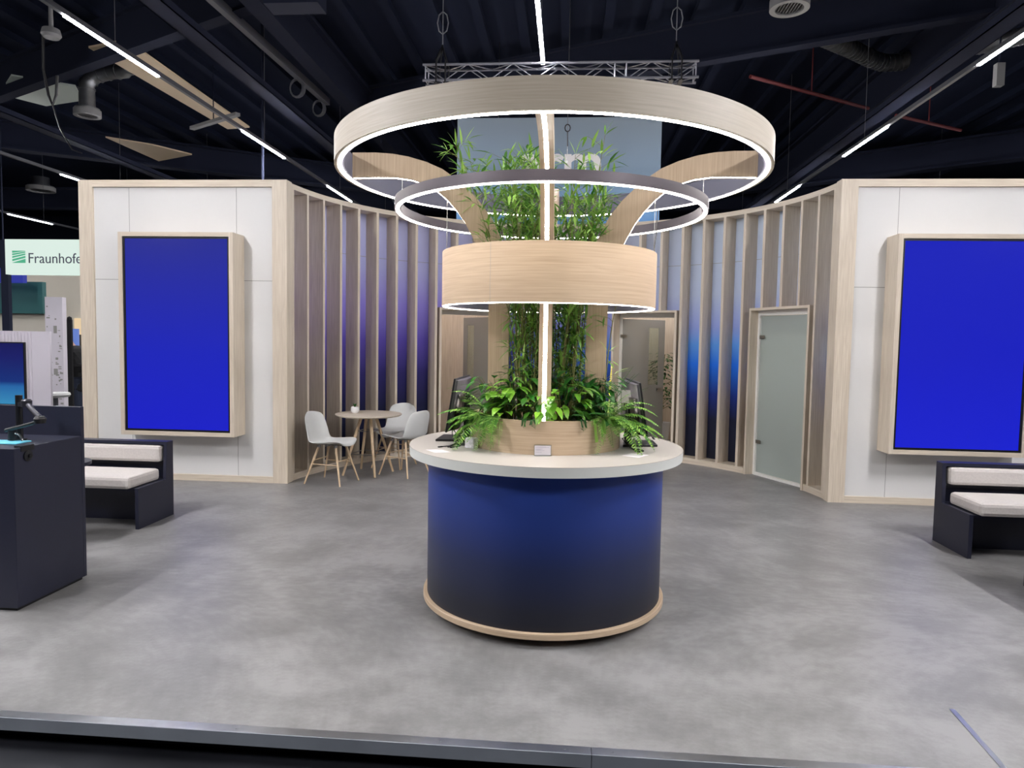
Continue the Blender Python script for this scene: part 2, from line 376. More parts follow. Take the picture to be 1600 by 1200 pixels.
# ------------------------------------------------------------ white panelled walls either side
def side_wall(name, xa, xb, inner):
    """xa<xb; inner = x of the edge next to the slat wall"""
    root = thing(name, None, None, ((xa+xb)/2, WY, 0), kind='structure')
    y = WY; p = .165
    b = MB().box(xa+p, xb-p, y+.022, y+.10, .07, ZT-.075); b.build('white_panel', M['white'], root)
    j = MB()
    zj = 2.23
    j.box(xa+p, xb-p, y+.0205, y+.023, zj-.003, zj+.003)
    for q in (.2, .8): xq = xa+p+(xb-xa-2*p)*q; j.box(xq-.002, xq+.002, y+.0207, y+.023, .07, ZT-.08)
    j.build('panel_joint', M['groove'], root)
    for a_, b_ in ((xa, xa+p), (xb-p, xb)): MB().box(a_, b_, y, y+.14, 0, ZT).build('side_post', M['oak'], root, grain='z')
    for a_, b_, n_ in ((ZT-.075, ZT, 'top_rail'), (0, .07, 'base_board')): MB().box(xa+p, xb-p, y, y+.14, a_, b_).build(n_, M['oak'], root, grain='x')
    r = MB()
    ox = xa if inner == xb else xb-.14
    r.box(ox, ox+.14, y+.14, 7.6, 0, ZT); r.build('return_wall', M['white'], root)
    st = MB()
    if inner == xb: st.box(xb-.03, xb-.005, y+.155, y+.2, 0, ZT-.02)
    else: st.box(xa+.005, xa+.03, y+.155, y+.2, 0, ZT-.02)
    st.build('corner_stile', M['oak'], root, grain='z')
    return root
side_wall('wall_left', -5.31, -2.935, -2.935)
side_wall('wall_right', 2.86, 5.24, 2.86)
o = MB().box(-5.31, 5.24, 7.6, 7.7, 0, 3.2).build('wall_back', M['oak'], grain='z'); tag(o, kind='structure')
for i, (a, b) in enumerate((((-2.0, 6.0), (-2.6, 7.6)), ((0, 6.2), (0, 7.6)), ((2.3, 5.3), (3.2, 7.6)))):
    m = MB(); m.bar((a[0], a[1], 1.5), (b[0], b[1], 1.5), .08, 3.0); o = m.build('wall_partition_%d' % (i+1), M['oak'], grain='z'); tag(o, kind='structure')

# ------------------------------------------------------------ curved slat wall
DOORS = [(114.8, 9.2), (65.2, 9.2), (24.4, 10.0)]     # centre angle, half angle
def in_door(a, pad=0): return any(abs(a-c) < h+pad for c, h in DOORS)
w = MB(); n = 176; a = 2.0; step = 1.0
edges = [6.0]
for c, h in sorted(DOORS): edges += [c-h, c+h]
edges.append(174.0)
for i in range(len(edges)-1):
    a0, a1 = math.radians(edges[i]), math.radians(edges[i+1]); door = i % 2 == 1
    z0 = 2.02 if door else .05
    w.ring(RP, RP+.05, z0, ZT-.05, a0, a1, max(3, int((edges[i+1]-edges[i])/1.5)), (CX, CY))
o = w.build('wall_curved', M['wallprint']); tag(o, kind='structure')
screen = thing('slat_screen', 'tall curved oak slat screen running in front of the blue and violet wall', 'slat wall', (CX, CY+RW, 0))
w = MB().ring(RW, RP+.04, ZT-.062, ZT-.004, math.radians(6), math.radians(174), 118, (CX, CY)); w.build('top_rail', M['oak'], screen, grain='r', c=(CX, CY))
for i in range(0, len(edges)-1, 2):
    w = MB().ring(RW, RP, 0, .075, math.radians(edges[i]), math.radians(edges[i+1]), max(3, int((edges[i+1]-edges[i])/1.5)), (CX, CY))
    w.build('base_rail', M['oak'], screen, grain='r', c=(CX, CY))
w = MB().ring(RP-.004, RP, 2.7, 2.704, math.radians(6), math.radians(174), 118, (CX, CY)); w.build('wall_joint', M['groove'], screen)
for k in range(14):
    for s in (1, -1):
        ang = 90+s*(5+6*k)
        above = in_door(ang, .4)
        m = MB(); mt = Matrix.Translation((CX, CY, 0)) @ Matrix.Rotation(math.radians(ang), 4, 'Z')
        m.box(RW, RP, -.018, .018, 2.06 if above else .075, ZT-.062, mt); m.build('slat', M['oak'], screen, grain='z')

# ------------------------------------------------------------ doors
for i, (c, h) in enumerate(DOORS):
    hw = RW*math.sin(math.radians(h)); fr = RW*math.cos(math.radians(h)); top = 2.045
    mt = Matrix.Translation((CX, CY, 0)) @ Matrix.Rotation(math.radians(c), 4, 'Z')
    loc = polar(fr, c); root = thing('door_%d' % (i+1), None, None, loc, kind='structure')
    f = MB(); th = .03
    for a_, b_ in ((-hw, -hw+th), (hw-th, hw)): MB().box(fr-.015, RP+.12, a_, b_, 0, top, mt).build('oak_jamb', M['oak'], root, grain='z')
    f = MB().box(fr-.015, RP+.12, -hw, hw, top, top+.03, mt); f.build('oak_lintel', M['oak'], root, grain='r', c=(CX, CY))
    rd = RP-.03 if i < 2 else fr+.10
    f = MB(); q = .035
    f.box(rd, rd+.05, -hw+th, -hw+th+q, 0, top, mt); f.box(rd, rd+.05, hw-th-q, hw-th, 0, top, mt)
    f.box(rd, rd+.05, -hw+th+q, hw-th-q, top-.06, top, mt)
    if i == 2: f.box(rd-.01, rd+.05, -hw+th+q, hw-th-q, 0, .03, mt)
    f.build('white_frame', M['cap'], root)
    # seen from the front, +tangent is to the left for angles below 180
    x0, x1 = -hw+th+q, hw-th-q
    if i == 2:
        hinge_y = x1; leaf = mt
        g = MB().box(rd+.02, rd+.028, x0, x1-.002, .035, top-.065, mt); g.build('frosted_pane', M['frost'], root)
        hs = -1
        for z in (.42, 1.72):
            hh = MB(); hh.box(rd+.005, rd+.045, x1-.06, x1+.0, z-.022, z+.022, mt); hh.box(rd-.005, rd+.0, x1-.10, x1-.01, z-.02, z+.02, mt)
            hh.build('hinge', M['steel'], root)
    else:
        # ajar leaf, hinged on the side nearest the middle of the stand
        s = 1 if i == 1 else -1
        hy = x1 if s == 1 else x0
        W_ = x1-x0
        lm = mt @ Matrix.Translation((rd+.02, hy, 0)) @ Matrix.Rotation(math.radians(58 if s == 1 else -74), 4, 'Z')
        def lb(m_, r0, r1, t0, t1, z0, z1):   # t measured from the hinge
            m_.box(r0, r1, min(-s*t0, -s*t1), max(-s*t0, -s*t1), z0, z1, lm)
        sl0, sl1 = W_*.62, W_*.85
        g = MB(); lb(g, 0, .008, .005, sl0, .02, top-.075); lb(g, 0, .008, sl1, W_-.005, .02, top-.075)
        lb(g, 0, .008, sl0, sl1, .02, 1.0); lb(g, 0, .008, sl0, sl1, 1.85, top-.075)
        g.build('misty_pane', M['frost2'], root)
        g = MB(); lb(g, .002, .006, sl0, sl1, 1.0, 1.85); g.build('clear_slot', M['glass'], root)
        g = MB(); lb(g, -.012, .02, W_-.14, W_-.03, .90, .95); lb(g, -.06, -.045, W_-.17, W_-.06, .92, .94); lb(g, -.06, 0, W_-.075, W_-.06, .92, .94); g.build('handle', M['steel'], root)
        for z in (.3, 1.72):
            g = MB(); lb(g, -.01, .018, -.03, .08, z-.022, z+.022); g.build('hinge', M['steel'], root)
# lamps added over the meeting rooms to light their interiors
for i, (x, y) in enumerate(((-1.5, 6.6), (1.3, 6.7), (3.9, 4.9), (-3.9, 5.2))):
    rt = thing('added_room_lamp', ('small added lamp lighting the meeting room behind the %s' % ('left glass door', 'middle glass door', 'frosted glass door', 'left white wall')[i]), 'lamp', (x, y, 3.0))
    MB().box(x-.02, x+.02, y-.6, y+.6, 3.06, 3.12).build('housing', M['grey_metal'], rt)
    MB().box(x-.15, x+.15, y-.3, y+.3, 3.03, 3.06).build('diffuser', M['room_fill'], rt)

# ------------------------------------------------------------ big wall screens
def wall_screen(label, x0, x1, z0, z1, mt_, yb=WY+.022, yf=2.86):
    rt = thing('wall_screen', label, 'screen', ((x0+x1)/2, yb, z0))
    e = .045
    for a_, b_ in ((x0, x0+e), (x1-e, x1)): MB().box(a_, b_, yf, yb, z0, z1).build('casing_side', M['oak'], rt, grain='z')
    for a_, b_ in ((z1-e, z1), (z0, z0+e)): MB().box(x0+e, x1-e, yf, yb, a_, b_).build('casing_edge', M['oak'], rt, grain='x')
    bz = MB(); a = e; b = e+.022
    bz.box(x0+a, x0+b, yf+.012, yf+.05, z0+a, z1-a); bz.box(x1-b, x1-a, yf+.012, yf+.05, z0+a, z1-a)
    bz.box(x0+b, x1-b, yf+.012, yf+.05, z1-b, z1-a); bz.box(x0+b, x1-b, yf+.012, yf+.05, z0+a, z0+b)
    bz.build('bezel', M['black'], rt)
    MB().box(x0+b, x1-b, yf+.02, yf+.05, z0+b, z1-b).build('display', mt_, rt)
wall_screen('large upright blue screen in oak box on the left white wall', -4.70, -3.425, .535, 2.715, M['tv'])
wall_screen('large upright blue screen in oak box on the right white wall', 3.335, 4.64, .56, 2.735, M['tv_r'])

# ------------------------------------------------------------ round counter
ct = thing('reception_counter', 'round counter with deep blue body, white top and oak foot ring', 'counter')
MB().lathe([(.63, 0), (.63, .055)], 96).build('plinth', M['kick'], ct)
MB().ring(.60, .745, .05, .085, n=128).build('foot_ring', M['oakw'], ct, grain='r', bevel=.004)
MB().lathe([(.7215, .085), (.7215, .93)], 160).build('body', M['counter'], ct)
MB().lathe([(.835, .931), (.837, .984)], 160).build('counter_edge', M['edge'], ct)
MB().lathe([(.8365, .9842), (.8365, .9865)], 160).build('countertop', M['top'], ct)

# ------------------------------------------------------------ planter with the four-armed ring canopy
PZ = .9865
pl = thing('round_planter', 'low round oak planter ring standing on the white counter', 'planter', (0, 0, PZ))
MB().ring(.435, .46, PZ, 1.177, n=128).build('planter_wall', M['oakw'], pl, grain='r')
m = MB(); m.lathe([(.435, PZ+.002), (.435, 1.10), (.30, 1.125), (0, 1.13)], 64); m.build('soil', M['soil'], pl)

cn = thing('ring_canopy', 'four-armed oak canopy rising from the planter and carrying the big lit ring', 'canopy', (0, 0, 1.12))
LOW = [(.362, 1.11), (.362, 1.5), (.365, 1.85), (.385, 2.03), (.425, 2.16), (.467, 2.245), (.515, 2.335), (.565, 2.405), (.63, 2.478), (.711, 2.545), (.78, 2.578), (.86, 2.602), (.96, 2.616), (1.08, 2.617), (1.222, 2.614)]
UPP = [(.236, 1.11), (.236, 1.5), (.238, 1.85), (.25, 2.05), (.27, 2.16), (.29, 2.235), (.355, 2.37), (.431, 2.470), (.545, 2.583), (.66, 2.662), (.76, 2.705), (.873, 2.738), (.97, 2.755), (1.08, 2.763), (1.222, 2.763)]
for ang in (270, 0, 90, 180):
    mt = Matrix.Rotation(math.radians(ang), 4, 'Z'); hw = .036
    m = MB(); n = len(LOW)
    vs = []
    for (r1, z1), (r0, z0) in zip(LOW, UPP):
        vs += [mt @ Vector((r1, -hw, z1)), mt @ Vector((r1, hw, z1)), mt @ Vector((r0, hw, z0)), mt @ Vector((r0, -hw, z0))]
    fs = [(4*i+k, 4*i+(k+1) % 4, 4*i+4+(k+1) % 4, 4*i+4+k) for i in range(n-1) for k in range(4)] + [(3, 2, 1, 0), (4*n-4, 4*n-3, 4*n-2, 4*n-1)]
    m.add(vs, fs); arm = m.build('arm', M['oakw'], cn, grain='z')
    m = MB(); vs = []; q = .0105
    for i, (r1, z1) in enumerate(LOW):
        j = min(i+1, n-1); k = max(i-1, 0); t = Vector((LOW[j][0]-LOW[k][0], LOW[j][1]-LOW[k][1])).normalized(); nn = Vector((t.y, -t.x))
        for s_, d_ in ((-1, -.006), (1, -.006), (1, .0008), (-1, .0008)): vs.append(mt @ Vector((r1+nn.x*d_, s_*q, z1+nn.y*d_)))
    m.add(vs, fs); m.build('light_line', M['led'], arm)
br = MB(); br.ring(1.222, 1.278, 2.609, 2.753, n=192)
big = MB().ring(1.262, 1.278, 2.6085, 2.753, n=192).build('big_ring', M['oakr'], cn, grain='r')
MB().ring(1.222, 1.2615, 2.6115, 2.753, n=192).build('ring_lining', M['inner'], big)
MB().ring(1.236, 1.256, 2.606, 2.6112, n=192).build('light_line', M['led'], big)
# small ring
sr = thing('ring_pendant', 'slim dark metal light ring hanging between the big oak ring and the drum', 'pendant light', (0, 0, 2.384))
b_ = MB().ring(.898, .936, 2.388, 2.443, n=160).build('band', M['darkring'], sr)
MB().ring(.909, .928, 2.383, 2.3878, n=160).build('light_line', M['led'], sr)
for s_ in (-1, 1):
    MB().tube([(s_*.917, 0, 2.44), (s_*.917, 0, 2.612)], .0022, 6).build('cable', M['steel'], sr)
    MB().tube([(0, s_*.917, 2.44), (0, s_*.917, 2.612)], .0022, 6).build('cable', M['steel'], sr)
dr = thing('oak_drum_shade', 'wide oak drum band hanging around the planting above the counter', 'lamp shade', (0, 0, 1.825))
MB().ring(.634, .65, 1.826, 2.148, n=160).build('oak_band', M['oakw'], dr, grain='r')
MB().ring(.618, .6335, 1.829, 2.148, n=160).build('lining', M['inner'], dr)
MB().ring(.630, .644, 1.822, 1.8257, n=160).build('light_line', M['led'], dr)
MB().ring(.6502, .6506, 1.828, 2.147, math.radians(243), math.radians(243.15), 1).build('joint', M['groove'], dr)
for s_ in (-1, 1):
    MB().tube([(s_*.634, 0, 2.148), (s_*.634, 0, 2.482)], .002, 6).build('cable', M['steel'], dr)
    MB().tube([(0, s_*.634, 2.148), (0, s_*.634, 2.482)], .002, 6).build('cable', M['steel'], dr)
m = MB().tube([(.66, .08, 2.44), (.655, .08, 2.3), (.645, .07, 2.2), (.652, .05, 2.14)], .003, 6).build('power_cord', M['black'], dr)

# ------------------------------------------------------------ plants
def leaf(m, p, d, L, w, up=Vector((0, 0, 1)), droop=.3, seg=3, fold=.25):
    """curved lanceolate leaf with a folded midrib"""
    d = d.normalized(); side = d.cross(up)
    if side.length < .05: side = d.orthogonal()
    side.normalize(); nrm = side.cross(d).normalized(); pts = []; q = p.copy(); dd = d.copy(); vs = []
    prof = {2: (0, 1, 0), 3: (0, .95, .7, 0), 4: (0, .8, 1, .6, 0), 5: (0, .7, 1, .9, .5, 0)}[seg]
    for i in range(seg+1):
        ww = w*prof[i]/2
        if i in (0, seg): vs.append(q.copy())
        else: vs += [q+side*ww+nrm*ww*fold, q.copy(), q-side*ww+nrm*ww*fold]
        dd = (dd+Vector((0, 0, -droop/seg))).normalized(); q = q+dd*L/seg
    fs = [(0, 2, 1), (0, 3, 2)]
    for i in range(seg-2):
        a = 1+3*i; fs += [(a, a+1, a+4, a+3), (a+1, a+2, a+5, a+4)]
    a = 1+3*(seg-2); e = a+3; fs += [(a, a+1, e), (a+1, a+2, e)]
    m.add(vs, fs, True)
def keep_off_rim(m, push=False):
    for v in m.v:
        rr = math.hypot(v.x, v.y)
        if .425 < rr < .475 and v.z < 1.185: v.z = 1.185
        elif rr >= .475 and v.z < PZ+.01: v.z = PZ+.01
def rv(s=1): return Vector((random.uniform(-s, s), random.uniform(-s, s), random.uniform(-s, s)))
def bamboo(x, y, h, lean, dens, z0=1.11, lmin=.35, ll=.105, label=None, group=None, wspread=.1):
    rt = thing('bamboo', label or 'tall leafy green bamboo stem rising through the oak drum above the counter', 'plant', (x, y, z0), group or 'bamboo stems in the round planter')
    pts = []; nseg = 12; ph = random.uniform(0, 6)
    for i in range(nseg+1):
        t = i/nseg; pts.append(Vector((x+lean[0]*t*t+.012*math.sin(5*t+ph), y+lean[1]*t*t+.012*math.cos(4*t+ph), z0+h*t)))
    m = MB().tube(pts, .0055, 6, .0014); br = MB(); lf = MB()
    def at(t): f = t*nseg; i = min(int(f), nseg-1); return pts[i].lerp(pts[i+1], f-i)
    for i in range(dens):
        t = lmin+(1-lmin)*random.random()**.75; p = at(t); a = random.uniform(0, 2*PI)
        bl = random.uniform(.02, .075) if p.z < 2.05 else random.uniform(.03, wspread+.04); d = Vector((math.cos(a), math.sin(a), random.uniform(.2, 1.0))).normalized()
        e = p+d*bl
        for rr in range(6):
            hr = math.hypot(e.x, e.y)
            zz = e.z
            lim = .60 if 1.75 < zz < 2.2 else .75
            if hr > lim: e = p.lerp(e, .5)
        m.tube([p, p.lerp(e, .5)+Vector((0, 0, .006)), e], .0013, 4, .0007)
        for k in range(random.choice((2, 3, 3, 4))):
            dd = (d+rv(.9)+Vector((0, 0, -.15))).normalized(); leaf(lf, e if k < 2 else p.lerp(e, .6), dd, ll*random.uniform(.6, 1.25), random.uniform(.013, .022), droop=random.uniform(.1, .7))
    for k in range(3): leaf(lf, pts[-1], (Vector((0, 0, 1))+rv(.8)), ll, .014)
    m.build('stem', M['culm'], rt, recalc=False); lf.build('foliage', M['bamboo'], rt, recalc=False)
    return rt
for i in range(34):
    left = i % 2 == 0
    x = random.uniform(-.20, -.055) if left else random.uniform(.055, .20)
    y = random.uniform(-.16, .26)
    if abs(y) < .05: y += .08
    h = random.uniform(1.25, 1.62) if left else random.uniform(1.15, 1.5)
    ln = (random.uniform(-.26, .10) if left else random.uniform(-.05, .24), random.uniform(-.12, .12))
    bamboo(x, y, h, ln, random.randint(40, 52), lmin=.12)
for (x, y, h, lx, dn) in ((-.16, -.1, 1.66, -.40, 26), (.16, -.08, 1.72, .16, 12), (-.1, .05, 1.74, .03, 10), (.1, -.1, 1.6, .06, 14), (-.2, .0, 1.6, -.30, 24), (-.12, -.12, 1.58, -.12, 24), (-.06, .1, 1.62, -.06, 22), (-.18, .1, 1.66, -.42, 20), (.2, .05, 1.5, .1, 18)):
    bamboo(x, y, h, (lx, -.05), dn, lmin=.5)
bamboo(.33, -.16, .95, (.14, -.05), 9, lmin=.3, label='loose bamboo sprig leaning out right of the canopy upright', group='loose sprigs')
def frond(m, p, d, L, w, droop, n=26):
    """fern frond: rachis with paired pinnae"""
    q = p.copy(); dd = d.normalized(); pts = [q.copy()]; dirs = [dd.copy()]
    for i in range(n):
        dd = (dd+Vector((0, 0, -droop/n))).normalized(); q = q+dd*L/n; pts.append(q.copy()); dirs.append(dd.copy())
    m.tube(pts[::3]+[pts[-1]], .0016, 4, .0006)
    for i in range(3, n):
        t = i/n; ww = w*(math.sin(PI*min(1, t*.9+.12))**.7)
        side = dirs[i].cross(Vector((0, 0, 1)))
        if side.length < .1: side = dirs[i].orthogonal()
        side.normalize()
        for s_ in (1, -1):
            leaf(m, pts[i], side*s_+dirs[i]*.35+Vector((0, 0, random.uniform(-.15, .1))), ww, L/n*.95, droop=.25, seg=2, fold=.1)
def fern(x, y, n, L, w, fan, mat, label, droop=1.6, z0=1.12, el=(.4, 1.3)):
    rt = thing('fern', label, 'fern', (x, y, z0)); m = MB()
    for i in range(n):
        a = math.radians(random.uniform(*fan)); e = random.uniform(*el)
        frond(m, Vector((x, y, z0)), Vector((math.cos(a)*math.cos(e), math.sin(a)*math.cos(e), math.sin(e))), L*random.uniform(.75, 1.15), w*random.uniform(.8, 1.15), droop*random.uniform(.8, 1.25))
    keep_off_rim(m); m.build('fronds', M[mat], rt, recalc=False); return rt
fern(-.33, -.19, 34, .34, .058, (130, 290), 'fern', 'bright green fern spilling over the left end of the planter', 1.9, el=(.35, 1.35))
fern(-.25, -.02, 20, .36, .050, (60, 300), 'fernd', 'dark upright fern between left canopy upright and bright fern', .6, el=(.8, 1.45))
fern(.36, -.17, 26, .34, .052, (250, 390), 'fern', 'light green fern spilling toward the right monitor', 1.9)
fern(.22, -.20, 20, .30, .044, (200, 350), 'fernd', 'dark green fern low in the planter right of the front upright', 1.1, el=(.6, 1.4))
fern(.34, .05, 18, .38, .048, (0, 360), 'fernd', 'dark fern standing behind the right canopy upright', .6, el=(.8, 1.45))
fern(-.12, -.27, 14, .24, .04, (170, 350), 'fernd', 'small dark fern at the planter rim left of the front upright', 1.1, el=(.6, 1.35))
def hang(x, y, L, ang, label, mat='fern'):
    rt = thing('fern_runner', label, 'fern', (x, y, 1.14)); m = MB(); a = math.radians(ang)
    frond(m, Vector((x, y, 1.16)), Vector((math.cos(a)*.75, math.sin(a)*.75, .75)), L, .028, 3.6, 26); frond(m, Vector((x+.01, y, 1.15)), Vector((math.cos(a+.2)*.75, math.sin(a+.2)*.75, .7)), L*.72, .024, 3.6, 22)
    m.build('fronds', M[mat], rt, recalc=False)
hang(-.26, -.36, .30, 262, 'drooping fern frond hanging over the planter front left')
hang(.29, -.32, .22, 290, 'short fern frond hanging over the planter front right')
hang(.37, -.25, .38, 325, 'long fern frond hanging down the right planter side')
def broad(x, y, n, L, w, hh, mat, label, fan=(0, 360)):
    rt = thing('leafy_plant', label, 'plant', (x, y, 1.12)); st = MB(); lf = MB()
    for i in range(n):
        a = math.radians(random.uniform(*fan)); h = hh*random.uniform(.45, 1.1); r = random.uniform(.04, .13)
        p0 = Vector((x, y, 1.12)); p1 = Vector((x+math.cos(a)*r, y+math.sin(a)*r, 1.12+h))
        st.tube([p0, p0.lerp(p1, .5)+Vector((0, 0, .03)), p1], .003, 5, .0018)
        for k in range(random.choice((2, 3, 4))):
            b = a+random.uniform(-1.3, 1.3); leaf(lf, p1-Vector((0, 0, .03*k)), Vector((math.cos(b), math.sin(b), random.uniform(-.1, .75))), L*random.uniform(.7, 1.15), w*random.uniform(.8, 1.15), droop=random.uniform(.7, 1.6), seg=5, fold=.2)
    keep_off_rim(lf); keep_off_rim(st); st.build('stems', M['culm'], rt, recalc=False); lf.build('leaves', M[mat], rt, recalc=False)
broad(.10, -.27, 22, .13, .042, .24, 'broad', 'glossy bright green leafy plant just right of the front lit upright', (180, 400))
broad(.22, -.12, 24, .14, .038, .32, 'broadd', 'dark leafy plant behind the bright one right of the front upright')
broad(-.19, -.25, 18, .13, .042, .24, 'broad', 'leafy plant with pale veined leaves left of the front upright', (130, 340))
broad(-.10, -.14, 24, .13, .036, .32, 'broadd', 'dark leafy plant deep in the planter left of the front upright')
broad(-.03, -.32, 5, .11, .036, .17, 'broad', 'few light leaves crossing in front of the lit upright', (200, 290))
broad(.30, -.08, 18, .13, .036, .28, 'broadd', 'dark leafy plant beside the right canopy upright')
broad(-.28, -.10, 16, .12, .036, .26, 'broadd', 'dark leafy plant in front of the left canopy upright')
broad(.02, .2, 18, .13, .036, .28, 'broadd', 'dark leafy plant at the back of the planter')
rt = thing('yellow_flower', 'upright yellow flower plume beside the right canopy upright', 'flower', (.385, .02, 1.12)); m = MB()
for i in range(90):
    t = random.random(); a = random.uniform(0, 2*PI); leaf(m, Vector((.392+.008*t, .02, 1.28+.19*t)), Vector((math.cos(a), math.sin(a), .8)), .022*(1.15-t), .008, seg=2)
m.build('petals', M['yellow'], rt, recalc=False); MB().tube([(.385, .02, 1.12), (.392, .02, 1.3), (.4, .02, 1.46)], .003, 5).build('stem', M['culm'], rt)
rt = thing('plant_card', 'blank white card standing among the ferns behind the right monitor arm', 'card', (.49, .02, PZ))
MB().box(.465, .55, .02, .024, 1.25, 1.33).build('card', M['paper'], rt); MB().tube([(.505, .026, PZ), (.505, .026, 1.26)], .003, 5).build('stick', M['steel'], rt)

# ------------------------------------------------------------ things on the counter
def monitor(label, s):
    X = .585
    rt = thing('monitor', label, 'monitor', (s*X, .08, PZ))
    if s < 0: base = [(-.684, -.045), (-.676, .20), (-.505, .19), (-.475, -.02)]; cxm, cym = -.50, .07
    else: base = [(.475, -.06), (.69, -.015), (.685, .20), (.50, .19)]; cxm, cym = .515, .07
    MB().prism(base, .014, 'z', PZ).build('foot', M['black'], rt, bevel=.003)
    MB().box(cxm-.02, cxm+.02, cym-.032, cym+.032, PZ+.014, 1.30).build('column', M['black'], rt, bevel=.004)
    mt = Matrix.Translation((s*.565, .09, 1.225)) @ Matrix.Rotation(math.radians(3.5 if s > 0 else -1), 4, 'Z') @ Matrix.Rotation(math.radians(-s*9), 4, 'Y')
    sg = s
    m = MB(); m.box(-.006 if s > 0 else -.006, .006, -.27, .27, -.165, .165, mt); m.build('screen_frame', M['black'], rt, bevel=.003)
    m = MB().box(*( (.006, .0075) if s > 0 else (-.0075, -.006)), -.26, .26, -.155, .158, mt); m.build('display', M['black'], rt)
    # rounded back shell
    prof = [(-.26, .0), (-.25, .012), (-.20, .022), (0, .03), (.20, .022), (.25, .012), (.26, 0)]
    m = MB(); vs = []
    for z in (-.155, .155):
        for y_, d in prof: vs.append(mt @ Vector((-s*(.006+d), y_, z)))
    k = len(prof); m.add(vs, [(i, i+1, k+i+1, k+i) for i in range(k-1)] + [tuple(range(k)), tuple(range(k, 2*k))], True)
    m.build('back_shell', M['monback'], rt)
    prof = [(-.22, .026), (-.20, .038), (-.10, .05), (.10, .05), (.20, .038), (.22, .026)]; vs = []
    for z in (-.15, .07):
        for y_, d in prof: vs.append(mt @ Vector((-s*d, y_, z)))
    k = len(prof); m = MB(); m.add(vs, [(i, i+1, k+i+1, k+i) for i in range(k-1)] + [tuple(range(k)), tuple(range(k, 2*k)), (0, k-1, 2*k-1, k)], True)
    m.build('housing', M['monhouse'], rt)
    MB().bar(mt @ Vector((-s*.05, 0, 0)), (cxm, cym, 1.235), .06, .06).build('arm', M['black'], rt)
    ex = MB().box(*((-s*.034-.01, -s*.034+.01)), -.06, .0, -.12, -.07, mt); ex.build('plug_block', M['black'], rt)
    return cxm, cym, mt
M['monback'] = plain('monitor_back', (84, 80, 90), .38, metal=.15); M['monhouse'] = plain('monitor_housing', (46, 40, 38), .3, metal=.3)
cL = monitor('black desktop monitor at the left end of the round counter', -1)
cR = monitor('black desktop monitor at the right end of the round counter', 1)
def cable(label, paths, r=.0028):
    rt = thing('cable_bundle', label, 'cables', tuple(paths[0][-1]))
    for p in paths:
        # smooth the path
        P = [Vector(q) for q in p]; out = []
        for i in range(len(P)-1):
            p0 = P[max(i-1, 0)]; p1 = P[i]; p2 = P[i+1]; p3 = P[min(i+2, len(P)-1)]
            for k in range(6):
                t = k/6; out.append(.5*((2*p1)+(-p0+p2)*t+(2*p0-5*p1+4*p2-p3)*t*t+(-p0+3*p1-3*p2+p3)*t*t*t))
        out.append(P[-1]); m = MB().tube(out, r, 6); e = P[-1]; d = (P[-1]-P[-2]).normalized(); m.bar(e, e+d*.03, .012, .007); m.build('cable', M['black'], rt)
z = PZ+.004
cable('tangled black cables hanging below the left monitor', [
    [(-.585, -.02, 1.10), (-.56, -.05, 1.05), (-.52, -.06, 1.02), (-.52, -.10, z+.012), (-.56, -.22, z), (-.60, -.27, z)],
    [(-.50, .04, 1.14), (-.57, -.02, 1.08), (-.575, -.06, 1.03), (-.54, -.12, z+.004), (-.50, -.22, z), (-.53, -.27, z)],
    [(-.49, .03, 1.12), (-.53, -.03, 1.04), (-.55, -.08, z+.01), (-.53, -.17, z), (-.46, -.18, z), (-.49, -.12, z), (-.53, -.15, z), (-.555, -.25, z)]])
cable('tangled black cables beside the right monitor column', [
    [(.50, .04, 1.12), (.485, -.03, 1.05), (.50, -.08, z+.02), (.53, -.14, z), (.56, -.18, z), (.55, -.2, z)],
    [(.52, .03, 1.15), (.535, -.03, 1.06), (.49, -.07, z+.03), (.52, -.10, z), (.57, -.16, z), (.575, -.19, z)],
    [(.51, .02, 1.08), (.48, -.04, 1.04), (.47, -.07, z+.05), (.505, -.1, z+.01), (.53, -.19, z), (.545, -.23, z)]])
cable('thin cable arching over the back of the counter right end', [[(.53, .16, z), (.57, .30, z+.02), (.62, .36, z+.055), (.67, .36, z+.05), (.70, .33, z+.01)]], .0018)
rt = thing('card_holder', 'small clear stand with a white printed card in front of the planter', 'card holder', (0, -.465, PZ))
mt = Matrix.Translation((.001, -.468, PZ)) @ Matrix.Rotation(.1, 4, 'Z')
MB().box(-.045, .045, -.002, 0, .002, .056, mt).build('card', M['paper'], rt)
m = MB(); 
for z0, x1 in ((.049, .02), (.0445, .035), (.036, .0), (.032, -.01), (.028, .01), (.018, -.005)): m.box(-.039, x1, -.0024, -.0021, z0, z0+.0016, mt)
m.build('print', M['print'], rt)
m = MB(); m.box(-.048, .048, .0005, .002, 0, .06, mt); m.box(-.048, .048, -.02, .004, 0, .0018, mt); m.build('stand', M['glass'], rt)
m = MB(); mt = Matrix.Translation((-.425, -.262, PZ)) @ Matrix.Rotation(-.45, 4, 'Z')
m.box(-.034, .03, -.024, .024, 0, .06, mt); o = m.build('speckled_block', M['marble'], bevel=.004)
tag(o, 'small speckled white block beside the left monitor foot', 'block')
for nm, pts in (('white sheet of paper on the left front of the countertop', [(-.675, -.385), (-.60, -.485), (-.515, -.452), (-.585, -.371)]), ('white sheet of paper on the right front of the countertop', [(.446, -.385), (.532, -.448), (.598, -.345), (.505, -.30)])):
    o = MB().prism(pts, .0012, 'z', PZ+.0002).build('paper_sheet', M['paper']); tag(o, nm, 'paper')

